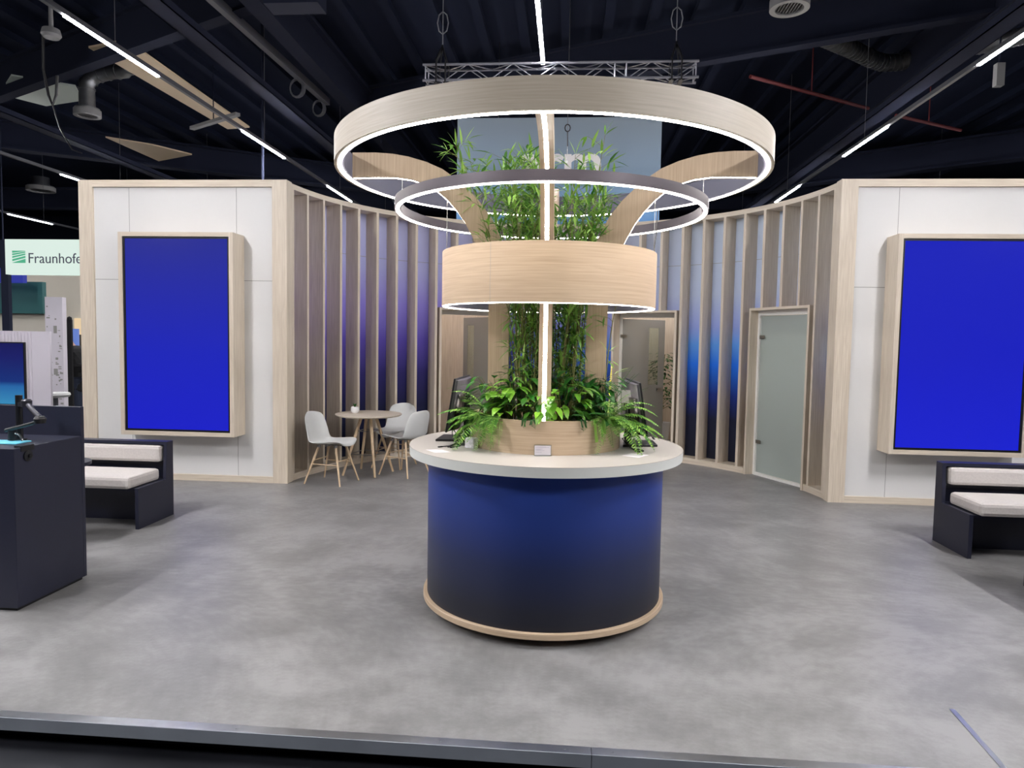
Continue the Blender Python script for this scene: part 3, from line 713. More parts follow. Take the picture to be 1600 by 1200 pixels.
# ------------------------------------------------------------ cafe table and chairs
def cafe_table(cx, cy):
    rt = thing('cafe_table', 'round oak cafe table between the three grey shell chairs', 'table', (cx, cy, 0))
    MB().lathe([(.375, .700), (.392, .712), (.392, .722), (.386, .724)], 72, (cx, cy, 0)).build('tabletop', M['oak'], rt, grain='x')
    feet = [(-.235, -.18), (.14, -.24), (.24, .15), (-.16, .25)]
    for fx, fy in feet:
        m = MB(); m.tube([(cx+fx*1.08, cy+fy*1.08, 0), (cx+fx*.3, cy+fy*.3, .70)], .014, 8, .021); m.build('leg', M['oakd'], rt, grain='z')
    m = MB()
    for zz, kk in ((.25, .80), (.52, .5)):
        pts = [(cx+fx*kk, cy+fy*kk, zz) for fx, fy in feet]
        for i in range(4): m.tube([pts[i], pts[(i+1) % 4]], .005, 6)
    m.build('brace', M['steel'], rt)
    return rt
cafe_table(-2.235, 3.84)
def chair(label):
    rt = thing('shell_chair', label, 'chair', (0, 0, 0), 'grey shell chairs at the cafe table')
    prof = [(.245, .425), (.225, .452), (.14, .458), (.03, .444), (-.08, .436), (-.16, .446), (-.205, .49), (-.235, .57), (-.262, .66), (-.285, .745), (-.298, .792)]
    half = [.13, .185, .222, .235, .232, .225, .218, .212, .205, .182, .125]
    vs = []; nu = 9
    for i, ((x, z), hwid) in enumerate(zip(prof, half)):
        back = min(1, max(0, (i-4)/3))
        for k in range(nu):
            u = -1+2*k/(nu-1)
            vs.append(Vector((x+.055*u*u*back-(.03*u*u if i == 0 else 0), u*hwid, z+.035*u*u*(1-back)*(1 if i > 0 else .3)-(.02*u*u if i == len(prof)-1 else 0))))
    fs = [(i*nu+k, i*nu+k+1, (i+1)*nu+k+1, (i+1)*nu+k) for i in range(len(prof)-1) for k in range(nu-1)]
    m = MB(); m.add(vs, fs, True); m.build('seat_shell', M['shell'], rt, solid=.012, subsurf=2)
    tops = [(.11, .10), (.11, -.10), (-.10, -.10), (-.10, .10)]; feet = [(.225, .20), (.225, -.20), (-.225, -.20), (-.225, .20)]
    for (a, b), (c, d) in zip(tops, feet):
        MB().tube([(c, d, 0), (a, b, .425)], .009, 8, .0145).build('leg', M['oakd'], rt, grain='z')
    def at(i, z): t = z/.425; return Vector((feet[i][0]+(tops[i][0]-feet[i][0])*t, feet[i][1]+(tops[i][1]-feet[i][1])*t, z))
    m = MB()
    for i, j, z in ((0, 1, .26), (2, 3, .26), (0, 3, .22), (1, 2, .22)): m.tube([at(i, z), at(j, z)], .006, 6)
    m.build('stretcher', M['oakd'], rt, grain='y')
    m = MB(); m.box(-.13, .13, -.012, .012, .418, .428); m.box(-.012, .012, -.12, .12, .418, .428)
    for a, b in tops: m.lathe([(.02, .405), (.02, .432)], 12, (a, b, 0))
    m.build('underframe', M['steel'], rt)
    return rt
c1 = chair('grey shell chair left of the cafe table, facing right')
spots = [(-2.49, 3.27, -13, None), (-2.05, 4.36, -104, 'grey shell chair behind the cafe table, facing the viewer'), (-1.80, 3.86, 152, 'grey shell chair right of the cafe table, its back to the counter')]
for i, (x, y, a, lb) in enumerate(spots):
    c = c1 if i == 0 else copy_tree(c1)
    if lb: c['label'] = lb
    c.location = (x, y, 0); c.rotation_euler = (0, 0, math.radians(a))
rt = thing('potted_succulent', 'small succulent in a round white pot on the cafe table', 'potted plant', (-2.405, 3.84, .7242))
MB().lathe([(.028, .7242), (.045, .74), (.05, .765), (.044, .80), (.04, .80), (.038, .785), (0, .785)], 32, (-2.405, 3.84, 0)).build('pot', M['ceramic'], rt)
m = MB()
for i in range(16):
    a = random.uniform(0, 2*PI); leaf(m, Vector((-2.405, 3.84, .79)), Vector((math.cos(a)*.6, math.sin(a)*.6, 1)), random.uniform(.045, .075), .012, droop=-.1, fold=.5)
m.build('leaves', M['broadd'], rt, recalc=False)
# plant inside the middle room
rt = thing('potted_tree', 'leafy dark tree in a tall white pot inside the room behind the right glass door', 'potted plant', (1.66, 6.98, 0))
MB().lathe([(.09, 0), (.14, .36), (.13, .36), (.12, .32), (0, .32)], 32, (1.66, 6.98, 0)).build('pot', M['ceramic'], rt)
st = MB().tube([(1.66, 6.98, .3), (1.64, 6.96, .9), (1.67, 6.98, 1.45)], .012, 6, .005); lf = MB()
for i in range(260):
    t = random.random(); p = Vector((1.65, 6.97, .62+t*.85)); a = random.uniform(0, 2*PI); r = random.uniform(.05, .30)*(1-.4*t)
    leaf(lf, p+Vector((math.cos(a)*r, math.sin(a)*r, 0)), Vector((math.cos(a), math.sin(a), .3)), .11, .045, droop=.9)
    if i % 9 == 0: st.tube([p-Vector((0, 0, .1)), p+Vector((math.cos(a)*r, math.sin(a)*r, 0))], .003, 4)
st.build('trunk', M['culm'], rt, recalc=False); lf.build('leaves', M['broadd'], rt, recalc=False)

# ------------------------------------------------------------ upholstered benches
def bench(label, xs, s, y0, L):
    """xs = x of the visible side panel's outer face, s=+1 bench runs to +x"""
    rt = thing('upholstered_bench', label, 'bench', (xs+s*L/2, y0+.26, 0))
    yb = y0+.52; side = [(y0, 0), (yb, 0), (yb, .675), (yb-.095, .675), (yb-.115, .345), (y0, .345)]
    def bx(m, a, b, *r): A, B = xs+s*a, xs+s*b; m.box(min(A, B), max(A, B), *r)
    for a in (0, L-.03):
        m = MB(); at = xs+s*a if s > 0 else xs-a-.03; m.prism(side, .03, 'x', at); m.build('side_panel', M['navy'], rt, bevel=.002)
    m = MB(); bx(m, .03, L-.03, yb-.095, yb, .648, .675); bx(m, .03, L-.03, yb-.03, yb, .0, .648); m.build('back_board', M['navy'], rt)
    m = MB(); bx(m, .03, L-.03, y0+.02, yb-.03, .31, .34); bx(m, .03, L-.03, y0+.30, y0+.32, 0, .31); m.build('seat_board', M['navy'], rt)
    m = MB(); bx(m, .05, L-.05, y0-.05, yb-.12, .342, .445); m.build('seat_cushion', M['cushion'], rt, bevel=.028)
    m = MB(); bx(m, .05, L-.05, yb-.13, yb-.032, .495, .64); m.build('back_cushion', M['cushion'], rt, bevel=.028)
bench('navy bench with grey cushions below the left screen', -3.40, -1, 1.135, 1.75)
bench('navy bench with grey cushions below the right screen', 3.24, 1, 1.245, 1.75)
o = thing('side_table', 'small dark side table in front of the left bench, mostly behind the desk', 'side table', (-3.76, .72, 0))
MB().lathe([(.20, .60), (.21, .605), (.21, .63)], 40, (-3.76, .72, 0)).build('tabletop', M['navy'], o)
MB().lathe([(.14, 0), (.14, .012), (.02, .014), (.02, .6)], 24, (-3.76, .72, 0)).build('foot', M['navy'], o)

# ------------------------------------------------------------ navy desks
def desk(label, xa, xb, y0, y1):
    rt = thing('navy_desk', label, 'desk', ((xa+xb)/2, (y0+y1)/2, 0))
    MB().box(xa+.02, xb-.02, y0+.02, y1-.02, 0, .02).build('plinth', M['kick'], rt)
    MB().box(xa, xb, y0, y1-.03, .02, .955).build('carcass', M['navy'], rt, bevel=.004)
    MB().box(xa, xb, y1-.03, y1, .02, 1.145).build('back_board', M['navy'], rt, bevel=.003)
    MB().box((xa+xb)/2-.003, (xa+xb)/2+.003, y0-.001, y0+.002, .03, .95).build('door_gap', M['kick'], rt)
    return rt
desk('large navy desk with raised back board at the left edge', -4.3, -3.02, -.60, -.015)
desk('second navy desk just outside the right edge, only its corner showing', 3.245, 4.5, 0.0, .59)
rt = thing('monitor_mount', 'black jointed monitor arm clamped to the left navy desk', 'monitor arm', (-3.24, -.29, .955))
MB().lathe([(.04, .9555), (.04, .965), (.0195, .967), (.0195, 1.235)], 24, (-3.24, -.29, 0)).build('post', M['black'], rt)
m = MB(); m.lathe([(.0, 1.165), (.028, 1.168), (.030, 1.205), (.02, 1.215), (0, 1.216)], 20, (-3.165, -.32, 0)); m.tube([(-3.165, -.32, 1.19), (-3.08, -.37, 1.145), (-3.01, -.41, 1.115)], .016, 10); m.bar((-3.24, -.29, 1.18), (-3.165, -.32, 1.18), .03, .025); m.build('upper_arm', M['armgrey'], rt)
m = MB(); m.lathe([(.0, 1.08), (.028, 1.083), (.034, 1.11), (.024, 1.125), (0, 1.126)], 20, (-3.0, -.42, 0)); m.tube([(-3.01, -.42, 1.092), (-3.13, -.39, 1.06), (-3.27, -.36, 1.025)], .011, 10); m.lathe([(.022, .966), (.022, 1.035), (0, 1.036)], 16, (-3.235, -.355, 0)); m.build('lower_arm', M['black'], rt)
MB().tube([(-3.20, -.37, 1.01), (-3.175, -.375, 1.005), (-3.155, -.38, .985), (-3.15, -.38, .966)], .006, 8).build('lever', M['steel'], rt)
m = MB(); mt = Matrix.Translation((-3.02, -.50, .90)) @ Matrix.Rotation(PI/2, 4, 'Y')
m.lathe([(.032, 0), (.032, .008), (.012, .012), (.012, .022)], 20, mat=mt); m.box(-3.06, -3.016, -.55, -.45, .93, .962); m.build('clamp', M['black'], rt)
o = MB().box(-3.42, -3.13, -.46, -.33, .956, .962).build('cyan_tray', M['cyan'], bevel=.002); tag(o, 'thin light blue tray lying on the left navy desk', 'tray')

# ------------------------------------------------------------ hall light rows
def light_row(label, x, z, y0, y1, start, period=3.6, ln=1.5, kmax=99, kmin=-99, mat='tube'):
    rt = thing('light_row', label, 'light', (x, y0, z), 'hall light rows' if False else None)
    MB().box(x-.022, x+.022, y0, y1, z, z+.05).build('rail', M['grey_metal'], rt)
    k = kmin
    for k in range(-8, 12):
        a = start+k*period; b = a+ln
        if a < y0 or b > y1 or k > kmax or k < kmin: continue
        MB().box(x-.016, x+.016, a, b, z-.014, z-.0005).build('diffuser', M[mat if mat != 'tube_side' else ('tube_front' if a < 0 else ('tube_wall' if a < 3 else mat))], rt)
    y = y0+.6
    while y < y1:
        MB().tube([(x, y, z+.05), (x, y, 6.9)], .004, 5).build('cable', M['grey_metal'], rt); y += 3.6
light_row('row of tube lights running back above the left wall', -4.65, 4.6, -8.6, 17, 2.06, mat='tube_side')
light_row('row of tube lights running back above the right wall', 4.36, 4.6, -8.6, 17, 2.06, mat='tube_side')
light_row('single centre tube light running toward the truss above the big ring', -.205, 4.6, -8.6, 3.40, 1.86, mat='tube_mid')
light_row('second row of tube lights from the left, beyond the left wall', -9.42, 4.6, -8.6, 17, 8.25-3.6*0)
light_row('outermost left row of tube lights in the hall', -14.0, 4.6, -8.6, 20, 12.4)
light_row('unseen row of tube lights added beyond the right wall', 9.0, 4.6, -8.6, 17, 2.06)  # row out of view, added for more hall light
# cable trays beside the rows
for i, (x, z, lab) in enumerate(((-4.30, 5.1, 'dark cable tray above the left tube light row'), (4.75, 5.1, 'dark cable tray above the right tube light row'), (-9.0, 5.1, 'dark cable tray beyond the left wall'))):
    m = MB(); m.box(x-.12, x+.12, -8, 17, z, z+.012); m.box(x-.12, x-.108, -8, 17, z, z+.09); m.box(x+.108, x+.12, -8, 17, z, z+.09)
    o = m.build('cable_tray', M['beam']); tag(o, lab, 'cable tray')

# ------------------------------------------------------------ truss, banner
def truss(label, x0, x1, y, z, s=.17, mat='truss', pitch=.23, splice=None):
    rt = thing('lighting_truss', label, 'truss', ((x0+x1)/2, y, z)); c = [(y-s/2, z+s), (y+s/2, z+s), (y-s/2, z), (y+s/2, z)]
    m = MB()
    for a, b in c: m.tube([(x0, a, b), (x1, a, b)], .014, 10)
    m.build('chord', M[mat], rt)
    m = MB(); n = int((x1-x0)/pitch); d = (x1-x0)/n
    for (a, b), (e, f) in ((c[0], c[2]), (c[1], c[3]), (c[0], c[1]), (c[2], c[3])):
        for i in range(n):
            p, q = ((a, b), (e, f)) if i % 2 == 0 else ((e, f), (a, b)); m.tube([(x0+i*d, p[0], p[1]), (x0+(i+1)*d, q[0], q[1])], .0055, 6)
    for xx in [x0+.03, x1-.03]+([splice-.06, splice+.06] if splice else []):
        for (a, b), (e, f) in ((c[0], c[2]), (c[1], c[3]), (c[0], c[1]), (c[2], c[3])): m.tube([(xx, a, b), (xx, e, f)], .007, 6)
    m.build('brace', M[mat], rt)
    return rt
truss('aluminium square truss hanging above and behind the big oak ring', -1.50, 1.43, 3.38, 4.415, .165, splice=.62)
for i, x in enumerate((-1.30, 1.20)):
    rt = thing('rigging_sling', 'black rigging sling and cable holding the truss at its %s end' % ('left', 'right')[i], 'sling', (x, 3.38, 4.5))
    m = MB()
    for dx in (-.05, .05):
        m.bar((x+dx, 3.28, 4.38), (x+dx, 3.28, 4.62), .045, .012, (1, 0, 0)); m.bar((x+dx, 3.48, 4.38), (x+dx, 3.48, 4.62), .045, .012, (1, 0, 0)); m.bar((x+dx, 3.28, 4.385), (x+dx, 3.48, 4.385), .045, .012)
        m.bar((x+dx, 3.28, 4.61), (x, 3.38, 4.8), .045, .012, (1, 0, 0)); m.bar((x+dx, 3.48, 4.61), (x, 3.38, 4.8), .045, .012, (1, 0, 0))
    m.build('strap', M['black'], rt)
    m = MB().tube([(x, 3.38, 4.8), (x, 3.38, 6.9)], .006, 6); m.tube([(x+.06*math.cos(a/8*2*PI), 3.38, 5.05+.12*math.sin(a/8*2*PI)) for a in range(9)], .007, 6); m.build('cable', M['grey_metal'], rt)
rt = thing('hanging_cable', 'thin steel cable with hook hanging right behind the big ring centre', 'cable', (.06, 3.7, 3.6))
MB().tube([(.07, 3.7, 6.9), (.07, 3.7, 3.62)], .004, 5).build('wire', M['steel'], rt)
m = MB(); m.tube([(.07+.03*math.cos(a/10*2*PI), 3.7, 4.02+.04*math.sin(a/10*2*PI)) for a in range(11)], .007, 6); m.bar((.07, 3.7, 3.98), (.075, 3.7, 3.82), .02, .012); m.build('hook', M['black'], rt)
truss('distant brass-lit truss beyond the slat wall left of the drum', -5.0, -.4, 14.5, 4.33, .26, mat='tan', pitch=.4)
bn = thing('hanging_banner', 'large pale blue hanging banner with white lettering behind the slat wall', 'banner', (-.125, 8.3, 3.62))
MB().box(-1.93, 1.68, 8.3, 8.36, 3.62, 5.58).build('cloth', M['banner'], bn)
place_text('lettering', 'arm', -.80, .64, 4.50, 8.297, M['bannertext'], bn, bold=.022, height=.45)
for x in (-1.2, 1.0): MB().tube([(x, 8.33, 5.58), (x, 8.33, 6.9)], .005, 5).build('cable', M['steel'], bn)

# ------------------------------------------------------------ ceiling structure
def beam(label, a, b, w, h, mat='beam'):
    m = MB(); m.bar(a, b, w, h*.08); A = Vector(a); B = Vector(b); m.bar(A+Vector((0, 0, h/2)), B+Vector((0, 0, h/2)), w*.25, h); m.bar(A+Vector((0, 0, h)), B+Vector((0, 0, h)), w, h*.08)
    o = m.build('roof_beam', M[mat]); tag(o, label, 'beam')
beam('dark roof beam crossing top right of the hall ceiling', (-4, 9.7, 6.0), (12, 2.7, 6.0), .2, .6)
beam('dark roof beam crossing top left of the hall ceiling', (-14, 10.0, 6.0), (2, 1.8, 6.0), .2, .6)
beam('dark roof beam sloping far left under the ceiling', (-16, 9.4, 5.9), (-3, 17.5, 5.9), .35, .6)
beam('dark roof beam over the left light row', (-4.0, -2, 5.9), (-4.0, 22, 5.9), .26, .6)
beam('dark roof beam over the right light row', (5.6, -2, 5.9), (5.6, 22, 5.9), .3, .6)
beam('dark roof beam crossing far right of the hall', (2, 18, 5.9), (16, 8.5, 5.9), .35, .6)
beam('dark roof beam spanning behind the banner', (-20, 17.0, 5.6), (20, 17.0, 5.6), .35, .6)
m = MB()
for i in range(34): m.box(-12+i*.7, -11.85+i*.7, -4, 24, 6.78, 6.9)
o = m.build('ceiling_ribs', M['ceil']); o.name = 'trim_3'; tag(o, kind='structure')
def diffuser(label, x, y, z, r, duct=None, dm='duct'):
    rt = thing('air_diffuser', label, 'air vent', (x, y, z))
    MB().ring(r*.72, r, z-.02, z+.09, n=40, c=(x, y)).build('collar', M['vent'], rt)
    m = MB()
    for i in range(-4, 5):
        q = r*.72; xx = i*q/4.6; hw = math.sqrt(max(0, q*q-xx*xx)); m.box(x+xx-.008, x+xx+.008, y-hw, y+hw, z, z+.03)
    m.build('louvre', M['ventd'], rt)
    MB().lathe([(r*.9, z+.09), (r*.9, z+.12), (r*.6, z+.14), (r*.6, z+.35)], 32, (x, y, 0)).build('neck', M[dm], rt)
    if duct: 
        m = MB().tube(duct, r*.6, 16)
        P = [Vector(p) for p in duct]
        for i in range(len(P)-1):
            n = max(1, int((P[i+1]-P[i]).length/.14)); d = (P[i+1]-P[i]).normalized()
            for k in range(n): q = P[i].lerp(P[i+1], (k+.5)/n); m.tube([q-d*.012, q+d*.012], r*.64, 16)
        m.build('duct', M[dm], rt)
M['vent'] = plain('vent_collar', (120, 120, 120), .6); M['ventd'] = plain('vent_louvre', (66, 66, 68), .6)
diffuser('round ceiling air vent with bent duct at upper left', -8.48, 7.7, 5.5, .22, [(-8.48, 7.7, 5.85), (-8.48, 7.7, 6.05), (-8.36, 7.75, 6.2), (-8.06, 7.78, 6.28), (-7.8, 7.75, 6.28), (-7.65, 7.7, 6.36), (-7.75, 7.6, 6.5), (-8.2, 7.45, 6.7)], 'galv')
diffuser('round ceiling air vent at top right of the centre', 2.58, 4.17, 5.5, .22)
diffuser('round ceiling air vent far left behind the white wall', -14.3, 13.9, 5.5, .35)
rt = thing('air_duct', 'shiny bent flexible air duct near the ceiling at upper right', 'duct', (3.9, 5.6, 6.3))
P = [Vector(p) for p in ((4.0, 7.2, 6.42), (4.5, 7.48, 6.36), (5.0, 7.8, 6.30), (5.2, 7.88, 6.28), (5.45, 7.9, 6.30), (5.75, 7.86, 6.34), (6.4, 7.6, 6.4), (7.2, 7.2, 6.45))]
m = MB().tube(P, .13, 20)
for i in range(len(P)-1):
    d = (P[i+1]-P[i]).normalized(); n = max(1, int((P[i+1]-P[i]).length/.07))
    for k in range(n): q = P[i].lerp(P[i+1], (k+.5)/n); m.tube([q-d*.012, q+d*.012], .138, 20)
m.build('hose', M['galv'], rt); MB().tube([(4.6, 7.5, 6.4), (4.6, 7.5, 6.9)], .01, 6).build('hanger', M['grey_metal'], rt)
o = MB().tube([(2.9, 7.22, 5.85), (5.35, 8.80, 5.85)], .03, 8).tube([(4.1, 8.0, 5.85), (4.1, 8.0, 6.9)], .01, 6).build('sprinkler_pipe', M['red']); tag(o, 'dull red sprinkler pipe under the ceiling right of the big ring', 'pipe')
o = MB().tube([(6.0, 9.2, 5.85), (7.63, 10.14, 5.85)], .03, 8).tube([(6.8, 9.66, 5.85), (6.8, 9.66, 6.9)], .01, 6).build('sprinkler_pipe', M['red']); tag(o, 'dull red sprinkler pipe crossing behind the right tube lights', 'pipe')
rt = thing('hall_lamp', 'small white hall lamp with hanging black cables at the upper left', 'lamp', (-7.24, 5.25, 5.8))
MB().lathe([(.10, 5.78), (.13, 5.82), (.11, 5.90), (.03, 5.93), (.02, 6.9)], 24, (-7.24, 5.25, 0)).build('shade', M['vent'], rt)
MB().lathe([(.0, 5.785), (.085, 5.786)], 24, (-7.24, 5.25, 0)).build('lens', M['sign'], rt)
m = MB(); m.tube([(-7.4, 5.3, 5.9), (-7.45, 5.35, 5.4), (-7.42, 5.4, 5.05), (-7.36, 5.4, 4.9), (-7.30, 5.4, 5.05), (-7.24, 5.35, 5.3)], .02, 6); m.tube([(-7.36, 5.4, 4.92), (-7.3, 5.45, 4.6), (-7.15, 5.5, 4.3), (-7.0, 5.5, 4.25)], .01, 6); m.build('cable', M['black'], rt)
rt = thing('unlit_tube_fitting', 'unlit grey tube fitting crossing the left light row', 'light', (-6.9, 9.1, 5.8))
MB().bar((-7.58, 9.56, 5.82), (-6.2, 8.71, 5.82), .10, .06).build('housing', M['vent'], rt); MB().tube([(-6.9, 9.13, 5.85), (-6.9, 9.13, 6.9)], .01, 6).build('stem', M['beam'], rt)
# tan roof reflectors
for lab, pts, z, mt_ in (('tan slanted reflector panel hanging below the roof at far left', [(-10.27, 10.78), (-9.55, 11.4), (-9.08, 12.25), (-10.28, 12.83)], 6.0, 'tan'),
                    ('pale green roof panel behind the left air vent', [(-10.9, 8.6), (-9.9, 7.7), (-9.1, 8.25), (-9.5, 9.0), (-10.5, 9.3)], 6.2, 'palepanel'),
                    ('tan ceiling panel strip along the left light row', [(-7.65, 6.6), (-6.85, 6.35), (-6.95, 10.8), (-7.5, 10.9)], 6.2, 'tan')):
    o = MB().prism(pts, .03, 'z', z).build('roof_panel', M[mt_]); tag(o, lab, 'panel')
rt = thing('suspended_rail', 'grey suspended cable rail with coiled loops at upper left', 'rail', (-4.4, 6.5, 6.0))
MB().bar((-4.53, 4.5, 5.95), (-4.38, 8.48, 5.95), .09, .12).build('rail', M['grey_metal'], rt)
for y, r in ((7.1, .13), (8.1, .12)):
    m = MB()
    for k in range(3): m.tube([(-4.42+r*math.cos(a/14*2*PI)*(.8+.1*k), y+.03*k, 5.72+r*1.1*math.sin(a/14*2*PI)) for a in range(15)], .011, 6)
    m.build('cable_coil', M['grey_metal'], rt)
o = MB().tube([(-4.95, 7.0, 6.8), (-4.95, 7.0, 3.9)], .022, 8).build('hanging_pole', M['beam']); tag(o, 'thin dark pole hanging from the ceiling above the left wall', 'pole')
rt = thing('floodlight', 'dark box floodlight at the top of the ceiling left of the centre light', 'light', (-3.16, 3.97, 5.5))
MB().box(-3.5, -2.85, 3.8, 4.1, 5.5, 5.66).build('housing', M['beam'], rt); MB().tube([(-3.16, 3.95, 5.66), (-3.16, 3.95, 6.9)], .02, 6).build('stem', M['beam'], rt)
rt = thing('ceiling_device', 'small white ceiling device hanging at the far upper right', 'device', (6.25, 6.55, 5.42))
MB().box(6.20, 6.31, 6.5, 6.6, 5.42, 5.74).build('box', M['vent'], rt); MB().tube([(6.25, 6.55, 5.74), (6.25, 6.55, 6.9)], .012, 6).build('stem', M['beam'], rt)

# ------------------------------------------------------------ neighbouring stands at far left
sg = thing('light_box_sign', 'lit white sign with a green emblem hanging beyond the left wall', 'sign', (-6.95, 5.0, 2.43))
MB().box(-7.81, -6.05, 5.0, 5.12, 2.44, 2.93).build('sign_box', M['sign'], sg)
place_text('lettering', 'Fraunhofer', -7.455, -6.585, 2.60, 4.995, M['signtext'], sg, bold=-.002, height=.14)
m = MB(); x0, x1, z0, z1 = -7.70, -7.505, 2.60, 2.77
def band(a0, a1, b0, b1): m.prism([(x0, z0+(z1-z0)*a0), (x1, z0+(z1-z0)*b0), (x1, z0+(z1-z0)*b1), (x0, z0+(z1-z0)*a1)], .004, 'y', 4.994)
band(.82, 1, .97, 1); band(.62, .76, .84, .93); band(.40, .54, .66, .78); band(.14, .30, .42, .58); band(0, .02, 0, .34)
m.build('emblem', M['signgreen'], sg)
MB().box(-7.97, -7.86, 5.10, 5.16, -.115, 2.93).build('post', M['beam'], sg)
pt = thing('low_partition', 'low white partition wall with a fluted strip behind the left navy desk', 'partition', (-6.9, 4.0, -.115))
MB().box(-7.6, -6.39, 4.0, 4.03, -.115, 1.64).build('panel', M['lav'], pt)
m = MB()
for i in range(22): m.box(-7.6+i*.045, -7.577+i*.045, 3.985, 4.0, -.115, 1.635)
m.build('fluting', M['lav'], pt)
sc_ = thing('partition_screen', 'screen showing a blue planet edge on the low white partition', 'screen', (-7.1, 3.98, .72))
MB().box(-7.6, -6.70, 3.955, 3.984, .70, 1.50).build('bezel', M['black'], sc_); MB().box(-7.6, -6.713, 3.950, 3.954, .715, 1.485).build('display', M['earth'], sc_)
wb = MB().box(-16, -8.6, 12.0, 12.1, -.115, 3.05).build('exhibit_wall', M['wallbeige']); tag(wb, 'beige exhibition wall far back beyond the left wall', 'wall panel')
wb = MB().box(-8.9, -6.4, 10.2, 10.3, -.115, 3.1).build('exhibit_wall', M['wallbeige']); tag(wb, 'pale exhibition wall right behind the poster column', 'wall panel')
o = MB().box(-11.5, -9.65, 8.0, 8.1, 1.98, 2.57).build('teal_header', M['teal']); tag(o, 'dark teal header panel under the lit sign', 'panel')
o = thing('blue_light_box', 'small blue light box just below the lit white sign', 'sign', (-10.1, 7.65, 2.52))
MB().box(-10.5, -9.7, 7.6, 7.7, 2.52, 2.78).build('lit_case', M['bluebox'], o); MB().tube([(-10.1, 7.65, 2.78), (-10.1, 7.65, 6.9)], .012, 6).build('hanger', M['beam'], o)
o = MB().box(-11.8, -9.55, 8.1, 8.25, -.115, 2.0).build('pale_counter_wall', M['wallbeige']); tag(o, 'pale wall below the teal header panel', 'wall panel')
pc = thing('poster_column', 'tall white poster column with small printed pictures beyond the left wall', 'poster', (-8.0, 6.3, -.115))
mt = Matrix.Translation((-8.10, 6.3, 0)) @ Matrix.Rotation(math.radians(14), 4, 'Z')
MB().box(-.14, .115, 0, .14, -.115, 2.2, mt).build('column', M['lav'], pc)
m = MB(); rr = random.Random(3)
for i in range(46):
    xx = rr.choice((-.12, -.09, .0, .04, .06)); zz = rr.uniform(.4, 2.1); m.box(xx, xx+rr.uniform(.015, .05), -.003, -.0005, zz, zz+rr.uniform(.008, .03), mt)
for xx, zz, w_, h_ in ((-.02, 1.62, .05, .12), (-.03, .95, .06, .1), (-.1, .3, .1, .35)): m.box(xx, xx+w_, -.004, -.0005, zz, zz+h_, mt)
m.build('print', M['groove'], pc)
o = thing('dark_banner_stand', 'tall narrow black panel just right of the poster column', 'panel', (-8.240, 6.82, -.115))
m = MB().box(-8.280, -8.200, 6.8, 6.84, -.115, 1.85); m.lathe([(.04, 1.85), (.035, 1.89), (.0, 1.91)], 16, (-8.240, 6.82, 0)); m.box(-8.340, -8.140, 6.7, 6.95, -.115, -.09); m.build('panel', M['coat'], o)
st = thing('round_stool', 'pale round stool in front of the poster column', 'stool', (-7.26, 5.2, -.115))
MB().lathe([(.02, .68), (.17, .70), (.19, .73), (.18, .76), (0, .765)], 32, (-7.26, 5.2, 0)).build('seat', M['shell'], st)
MB().lathe([(.17, -.115), (.17, -.10), (.03, -.09), (.03, .69)], 24, (-7.26, 5.2, 0)).build('stem', M['grey_metal'], st)
ns = thing('lit_niche', 'warm lit niche with a small screen at the edge of the left wall', 'display', (-9.950, 9.6, -.115))
MB().box(-10.450, -9.550, 9.9, 9.95, .6, 1.95).build('lit_back', M['warmwall'], ns); MB().box(-10.550, -9.450, 9.96, 10.1, -.115, 2.1).build('case', M['wallbeige'], ns)
MB().box(-10.320, -10.080, 9.5, 9.55, 1.3, 1.72).build('small_screen', M['bluescreen'], ns); MB().box(-10.220, -10.120, 9.56, 9.75, -.115, 1.6).build('stand', M['black'], ns)
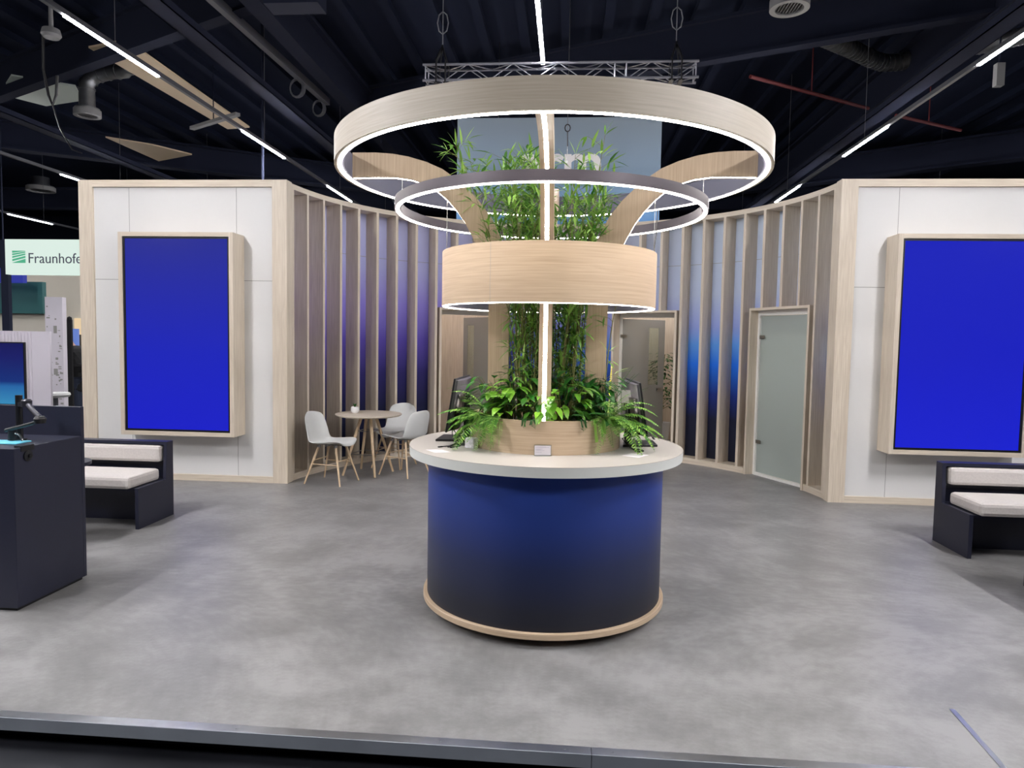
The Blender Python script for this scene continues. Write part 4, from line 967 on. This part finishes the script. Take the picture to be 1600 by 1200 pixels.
# person half hidden behind the poster column
def skin_chain(name, mat, parent, joints, edges_, radii, sub=2):
    off = Vector(parent.location); me = bpy.data.meshes.new(name); me.from_pydata([tuple(Vector(j)-off) for j in joints], edges_, []); ob = bpy.data.objects.new(name, me); COL.objects.link(ob); ob.parent = parent
    ob.modifiers.new('skin', 'SKIN')
    if not len(me.skin_vertices):
        bm = bmesh.new(); bm.from_mesh(me); bm.verts.layers.skin.verify(); bm.to_mesh(me); bm.free()
    for i, r in enumerate(radii): me.skin_vertices[0].data[i].radius = r if isinstance(r, tuple) else (r, r)
    me.skin_vertices[0].data[0].use_root = True
    md = ob.modifiers.new('sub', 'SUBSURF'); md.levels = md.render_levels = sub; me.materials.append(mat); return ob
px, py, g = -8.360, 7.25, -.115
pr = thing('person', 'person in black coat and dark jeans bending behind the poster column', 'person', (px, py, g))
J = [(px, py, g+.95), (px-.02, py, g+1.15), (px-.10, py-.01, g+1.38), (px-.17, py-.02, g+1.50), (px-.23, py-.03, g+1.60), (px-.25, py-.05, g+1.70),
     (px-.08, py-.17, g+1.36), (px-.12, py-.22, g+1.10), (px-.22, py-.28, g+.92), (px-.08, py+.17, g+1.36), (px-.05, py+.24, g+1.10), (px-.14, py+.26, g+.90),
     (px, py-.1, g+.88), (px+.03, py-.1, g+.48), (px+.05, py-.1, g+.08), (px, py+.1, g+.88), (px+.06, py+.1, g+.48), (px+.10, py+.1, g+.08), (px-.06, py-.11, g+.03), (px, py+.1, g+.03)]
E_ = [(0, 1), (1, 2), (2, 3), (3, 4), (4, 5), (2, 6), (6, 7), (7, 8), (2, 9), (9, 10), (10, 11), (0, 12), (12, 13), (13, 14), (0, 15), (15, 16), (16, 17), (14, 18), (17, 19)]
RD = [.14, .15, .16, .06, .09, .085, .075, .055, .04, .075, .055, .04, .10, .07, .045, .10, .07, .045, .04, .04]
skin_chain('body', M['skin'], pr, J, E_, RD)
skin_chain('coat', M['coat'], pr, [J[0], J[1], J[2], J[6], J[7], J[9], J[10], (px+.01, py, g+.72), J[8], J[11], J[3]], [(0, 1), (1, 2), (2, 3), (3, 4), (2, 5), (5, 6), (0, 7), (4, 8), (6, 9), (2, 10)], [.21, .22, .24, .135, .10, .135, .10, .22, .065, .065, .10])
skin_chain('jeans', M['jeans'], pr, [J[0], J[12], J[13], J[14], J[15], J[16], J[17]], [(0, 1), (1, 2), (2, 3), (0, 4), (4, 5), (5, 6)], [.155, .115, .085, .065, .115, .085, .065])
m = MB().lathe([(.0, .12), (.06, .10), (.098, .02), (.10, -.03), (.08, -.06)], 20, (px-.24, py-.04, g+1.70)); m.build('hair', M['coat'], pr)
